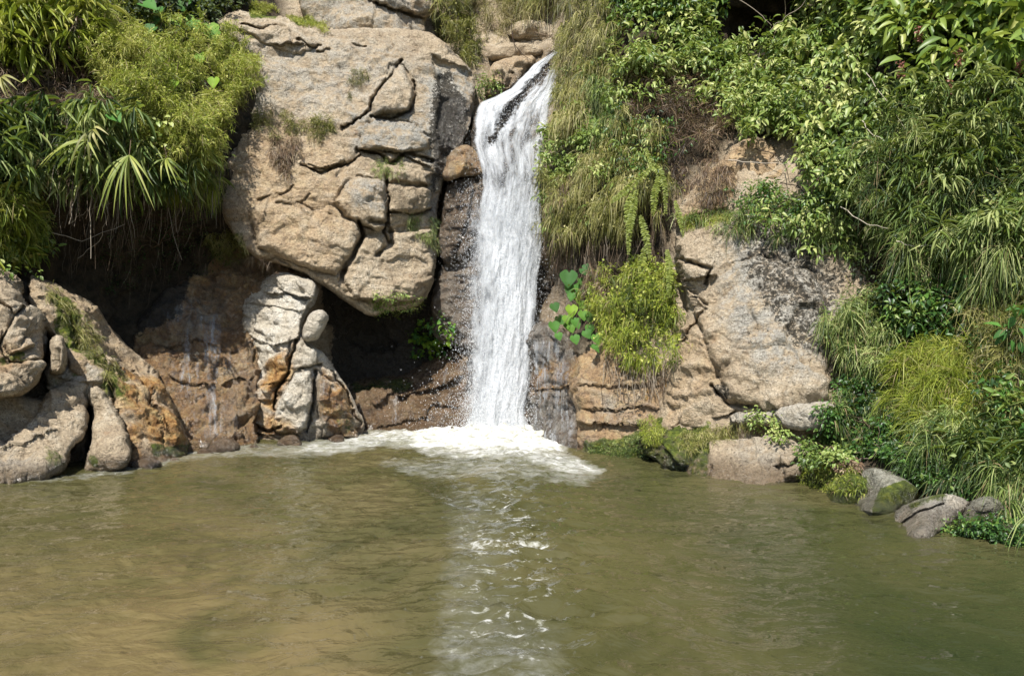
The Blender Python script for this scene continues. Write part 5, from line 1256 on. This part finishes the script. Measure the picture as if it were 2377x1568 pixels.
# ---- right bank
grass('grass', 'dense fine dark green grass hanging down the upper right bank', 'grass', [(2000, 340), (2200, 320), (2440, 330), (2440, 560), (2250, 600), (2080, 580), (1980, 480)], 900, 20, .32, .0085, G_GREEN, d=(-.1, -.6, .4), spread=.75, droop=(.2, 1.1), thick=.85, seed=200, rn=(.1, 1), kind='stuff', leafy=(.05, .06), nb=.4)
shrub('bamboo', 'bamboo like foliage arching out high on the right bank', 'bamboo', [(1990, 330), (2200, 300), (2440, 300), (2440, 460), (2220, 500), (2040, 460)], 800, 12, .17, .11, G_GREEN, thick=1.1, seed=305, rn=(.35, 1), droop=.55, spread=.12)
shrub('bamboo', 'bamboo like foliage drooping over the dark hole at right', 'bamboo', [(2060, 470), (2440, 450), (2440, 640), (2260, 660), (2120, 620)], 620, 12, .18, .11, G_GREEN, thick=1.1, seed=306, rn=(.3, 1), droop=.8, spread=.12)
shrub('bamboo', 'bamboo like foliage low on the right bank above the boulders', 'bamboo', [(2130, 990), (2440, 960), (2440, 1150), (2280, 1130), (2160, 1090)], 260, 10, .17, .10, G_GREEN, thick=.6, seed=307, rn=(.3, 1), droop=.5, spread=.12)
shrub('shrub', 'sunny pale leaved shrub over the hanging bank beside the dead brush', 'shrub', [(1400, 180), (1520, 170), (1700, 180), (1760, 300), (1700, 330), (1560, 260), (1430, 280)], 260, 8, .11, .40, L_PALE, thick=.85, seed=308, rn=(.35, 1), clump=.4)
shrub('shrub', 'narrow leaved sprigs scattered down the hanging grass bank', 'shrub', [(1330, 180), (1440, 180), (1540, 330), (1520, 460), (1420, 540), (1280, 540), (1270, 420)], 240, 8, .10, .26, L_PALE, thick=.65, seed=309, rn=(.3, 1), droop=.8, clump=.2)
shrub('shrub', 'small leaved shrub scattered through the fine grass at right', 'shrub', [(2080, 380), (2440, 340), (2440, 560), (2150, 560)], 240, 7, .075, .45, L_PALE, thick=.9, seed=201, rn=(.4, 1), clump=.5)
grass('grass', 'arching grass fountain overhanging the dark hole at right', 'grass', [(2100, 560), (2250, 580), (2380, 560), (2440, 640), (2300, 700), (2150, 680), (2090, 620)], 360, 20, .46, .010, G_GREEN, d=(-.2, -.7, .3), spread=.65, droop=(.4, 1.3), thick=.75, seed=202, rn=(.2, 1))
hanging('hanging_roots', 'grey dry roots and stems around the dark hole in the right bank', 'roots', [(2140, 620), (2360, 640), (2350, 760), (2150, 720)], 260, .55, 203, shade=(.2, 1), off=.45, r=.005)
shrub('bush', 'bushy green plant on top of the speckled rock face', 'bush', [(1690, 470), (1760, 440), (1850, 430), (1950, 470), (1990, 530), (1930, 570), (1830, 550), (1740, 530)], 520, 9, .055, .5, L_GREEN, thick=.35, seed=204, rn=(.15, 1))
grass('grass', 'mixed grass tufts spilling over the top of the speckled rock', 'grass', [(1560, 510), (1700, 490), (1900, 460), (2020, 500), (2060, 600), (1960, 600), (1850, 560), (1700, 545)], 700, 9, .24, .008, G_GREEN, spread=.55, droop=(.4, 1.2), thick=.3, seed=205, rn=(.2, 1), clump=.2)
grass('moss_cushion', 'lime moss ribbon along the upper left rim of the speckled rock', 'moss', [(1580, 505), (1690, 500), (1700, 520), (1600, 535)], 200, 8, .08, .006, G_LIME, d=(0, -.4, .6), spread=.5, thick=.1, seed=206, rn=(.5, 1))
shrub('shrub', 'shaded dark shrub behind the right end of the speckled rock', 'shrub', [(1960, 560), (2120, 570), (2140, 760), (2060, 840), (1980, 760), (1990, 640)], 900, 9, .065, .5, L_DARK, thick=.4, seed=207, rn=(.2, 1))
grass('fern', 'feathery green fern beside the right end of the speckled rock', 'fern', [(1920, 720), (2000, 700), (2080, 740), (2080, 860), (2010, 900), (1930, 830)], 800, 10, .24, .010, G_GREEN, d=(-.3, -.6, .2), spread=.55, droop=(.3, 1.1), thick=.45, seed=208, rn=(.25, 1), leafy=(.3, .03))
shrub('bush', 'dark leaved bush in shade on the right bank slope', 'bush', [(1930, 830), (2090, 820), (2120, 900), (2060, 980), (1950, 970)], 600, 9, .055, .55, L_GREEN, thick=.3, seed=209, rn=(0, .6))
grass('grass', 'airy yellow green grass bush in the middle of the right bank', 'grass', [(2090, 840), (2150, 810), (2240, 860), (2260, 960), (2230, 1040), (2130, 1030), (2080, 940)], 1400, 12, .30, .0065, G_LIME, d=(-.1, -.6, .4), spread=.6, droop=(.2, 1.0), thick=.55, seed=210, rn=(.15, .85))
shrub('bush', 'brownish green scrub filling the right edge of the bank', 'bush', [(2230, 680), (2440, 660), (2440, 1020), (2280, 1010), (2240, 880)], 1100, 10, .06, .45, L_GREEN, thick=.45, seed=211, rn=(.1, .8))
grass('grass', 'wispy brownish grass on the right edge scrub', 'grass', [(2220, 720), (2440, 660), (2440, 1020), (2290, 1000)], 900, 10, .34, .0075, G_OLIVE, d=(-.1, -.6, .3), spread=.55, droop=(.3, 1.1), thick=.6, seed=212, rn=(.1, .9))
shrub('broadleaf_plant', 'plant with broad pointed leaves at the right edge of the bank', 'plant', [(2310, 800), (2400, 790), (2400, 880), (2330, 860)], 10, 6, .17, .42, L_BRIGHT, thick=.9, seed=213, rn=(.2, .9), spread=.16, stems=4)
shrub('groundcover', 'leafy green groundcover right of the thin ledge', 'ground cover', [(1900, 950), (2060, 940), (2160, 1000), (2180, 1060), (2060, 1070), (1950, 1050), (1900, 1000)], 900, 9, .05, .5, L_GREEN, thick=.25, seed=214, rn=(.15, 1))
grass('grass', 'green grass sprouting between the groundcover and airy bush', 'grass', [(1920, 930), (2100, 930), (2180, 1020), (2200, 1090), (2050, 1060), (1930, 1000)], 600, 9, .22, .008, G_GREEN, d=(-.2, -.6, .5), spread=.5, thick=.2, seed=215, rn=(.3, 1))
shrub('weeds', 'yellow green weeds above the mossy boulder at the waterline', 'weeds', [(1850, 1030), (1900, 1010), (1960, 1030), (1970, 1070), (1900, 1080), (1850, 1070)], 200, 8, .05, .55, L_PALE, thick=.15, seed=216, rn=(.1, .75))
shrub('weeds', 'small leafy weed growing out of the dark slot under the ledge', 'weeds', [(1735, 960), (1785, 965), (1830, 1000), (1815, 1040), (1780, 1030), (1750, 990)], 60, 7, .055, .5, L_PALE, thick=.25, seed=217, rn=(.4, 1))
grass('grass', 'deep green grass draping down to the boulders on the right', 'grass', [(2160, 1010), (2440, 1000), (2440, 1180), (2300, 1150), (2200, 1120), (2120, 1080)], 560, 16, .34, .009, G_GREEN, d=(-.2, -.7, .3), spread=.6, droop=(.4, 1.3), thick=.5, leafy=(.06, .05), seed=218, rn=(.2, 1))
grass('grass', 'long blades trailing to the water at the right edge', 'grass', [(2290, 1120), (2440, 1100), (2440, 1230), (2330, 1210)], 320, 10, .42, .010, G_GREEN, d=(-.2, -.6, -.2), spread=.35, droop=(.7, 1.3), thick=.35, seed=219, rn=(.3, 1))
shrub('groundcover', 'dark green scrub behind the pale wedge boulder', 'ground cover', [(2060, 1050), (2200, 1070), (2290, 1120), (2260, 1150), (2150, 1130), (2080, 1090)], 420, 9, .045, .5, L_GREEN, thick=.2, seed=220, rn=(.1, .8))
shrub('weeds', 'creeping weeds on the low mossy rock at the right waterline', 'weeds', [(2165, 1235), (2240, 1205), (2440, 1210), (2440, 1280), (2200, 1280)], 360, 8, .035, .6, L_GREEN, thick=.1, seed=221, rn=(.2, 1))
grass('grass', 'lime fringe over the yellow green mossy boulder', 'grass', [(1860, 1080), (1930, 1070), (2010, 1110), (2010, 1150), (1930, 1150), (1860, 1120)], 260, 7, .06, .005, G_LIME, d=(0, -.4, .6), spread=.6, thick=.04, seed=222, rn=(.1, .8))
grass('leaf_litter', 'reddish brown leaf litter between mossy and grey boulders', 'leaf litter', [(1930, 1070), (1985, 1070), (1990, 1095), (1945, 1100)], 60, 6, .07, .02, G_BROWN, spread=.9, thick=.05, seed=223, rn=(.5, 1), kind='stuff')

# more leafy cover on the right bank and over the hanging bank
shrub('shrub', 'leafy sprigs hanging over the top edge of the speckled rock', 'shrub', [(1700, 500), (1860, 470), (2040, 520), (2080, 620), (2000, 640), (1850, 580)], 200, 7, .09, .35, L_PALE, thick=.6, seed=320, rn=(.2, 1), droop=.7, clump=.3)
shrub('shrub', 'mid green shrub in the middle of the right bank slope', 'shrub', [(2060, 640), (2240, 660), (2260, 820), (2120, 830), (2050, 760)], 340, 9, .085, .42, L_GREEN, thick=.6, seed=321, rn=(.1, 1), droop=.5)
shrub('shrub', 'loose pale leaved shrub poking through the grass at the right edge', 'shrub', [(2200, 560), (2440, 540), (2440, 760), (2300, 740)], 260, 8, .11, .40, L_PALE, thick=.95, seed=322, rn=(.2, 1), droop=.5, clump=.3)
shrub('shrub', 'leafy shrub spilling down beside the sand patch', 'shrub', [(1840, 340), (1960, 360), (2060, 420), (2040, 520), (1930, 480), (1860, 430)], 320, 9, .10, .42, L_PALE, thick=.7, seed=323, rn=(.15, .95), droop=.6)
shrub('bush', 'dark green sprays in the shade of the hanging bank', 'bush', [(1420, 260), (1560, 300), (1560, 380), (1500, 460), (1420, 420)], 240, 8, .07, .4, L_GREEN, thick=.7, seed=324, rn=(.1, .8), droop=.6)
shrub('shrub', 'glossy green shrub low at the right edge above the trailing blades', 'shrub', [(2260, 940), (2440, 920), (2440, 1100), (2300, 1090)], 240, 8, .09, .42, L_GREEN, thick=.75, seed=325, rn=(.2, 1), droop=.4)

def stone(u, v, size, seed, mat, label, group):
    r = np.random.default_rng(seed)
    y = EYE * F / (v - H0 / 2); c = P3(u, v, y)
    n1, n2 = 14, 22
    th = np.linspace(0, np.pi, n1); ph = np.linspace(0, 2 * np.pi, n2, endpoint=False)
    T, Ph = np.meshgrid(th, ph, indexing='ij')
    d = np.stack([np.sin(T) * np.cos(Ph), np.sin(T) * np.sin(Ph), np.cos(T)], -1)
    q = d + seed * 3.7
    rad = 1 + .30 * fbm(q, 1.1, 4, .6, seed) + .35 * (facets(d[..., 0] * 1.7 + seed, d[..., 2] * 1.9 + d[..., 1], seed))
    p = d * rad[..., None] * np.array([1, .8, .55]) * size
    a = r.random() * 6; p[..., 0], p[..., 1] = p[..., 0] * math.cos(a) - p[..., 1] * math.sin(a), p[..., 0] * math.sin(a) + p[..., 1] * math.cos(a)
    q4 = []
    for i in range(n1 - 1):
        for j in range(n2): q4.append((i * n2 + j, i * n2 + (j + 1) % n2, (i + 1) * n2 + (j + 1) % n2, (i + 1) * n2 + j))
    z = np.zeros(n1 * n2)
    o = mesh_from('stone', p.reshape(-1, 3), np.array(q4), np.full(len(q4), 4), mat, attrs=dict(wet=z, ochre=z + .2, moss=z, dark=z, grey=z + .3))
    o.location = (c[0], c[1] + size * .5, size * .2)
    tag(o, label, 'stone', group)
for k, (u, v, s_) in enumerate([(470, 1055, .10), (512, 1048, .19), (585, 1040, .07), (668, 1033, .17), (688, 1034, .07), (780, 1025, .13), (334, 1086, .14), (402, 1070, .06)]):
    stone(u, v + 2, s_ * 1.35, 400 + k, M_WET, 'small wet dark stone at the foot of the left bank waterline', 'small wet stones along the left waterline')


# ------------------------------------------------------------------ groups of look-alikes
GR = dict(rock='rocks of the gorge and pool edge', shrub='shrubs on the banks', palm_shoot='palm shoots under the left overhang', hanging_fern='ferns dangling right of the fall',
          bush='bushes on the banks', hanging_roots='bundles of hanging roots', heart_plant='broad leaved plants', dry_tuft='dry tufts on the big rock face')
for o in list(scene.objects):
    b = o.name.split('.')[0]
    if o.parent is None and b in GR and 'group' not in o: o['group'] = GR[b]
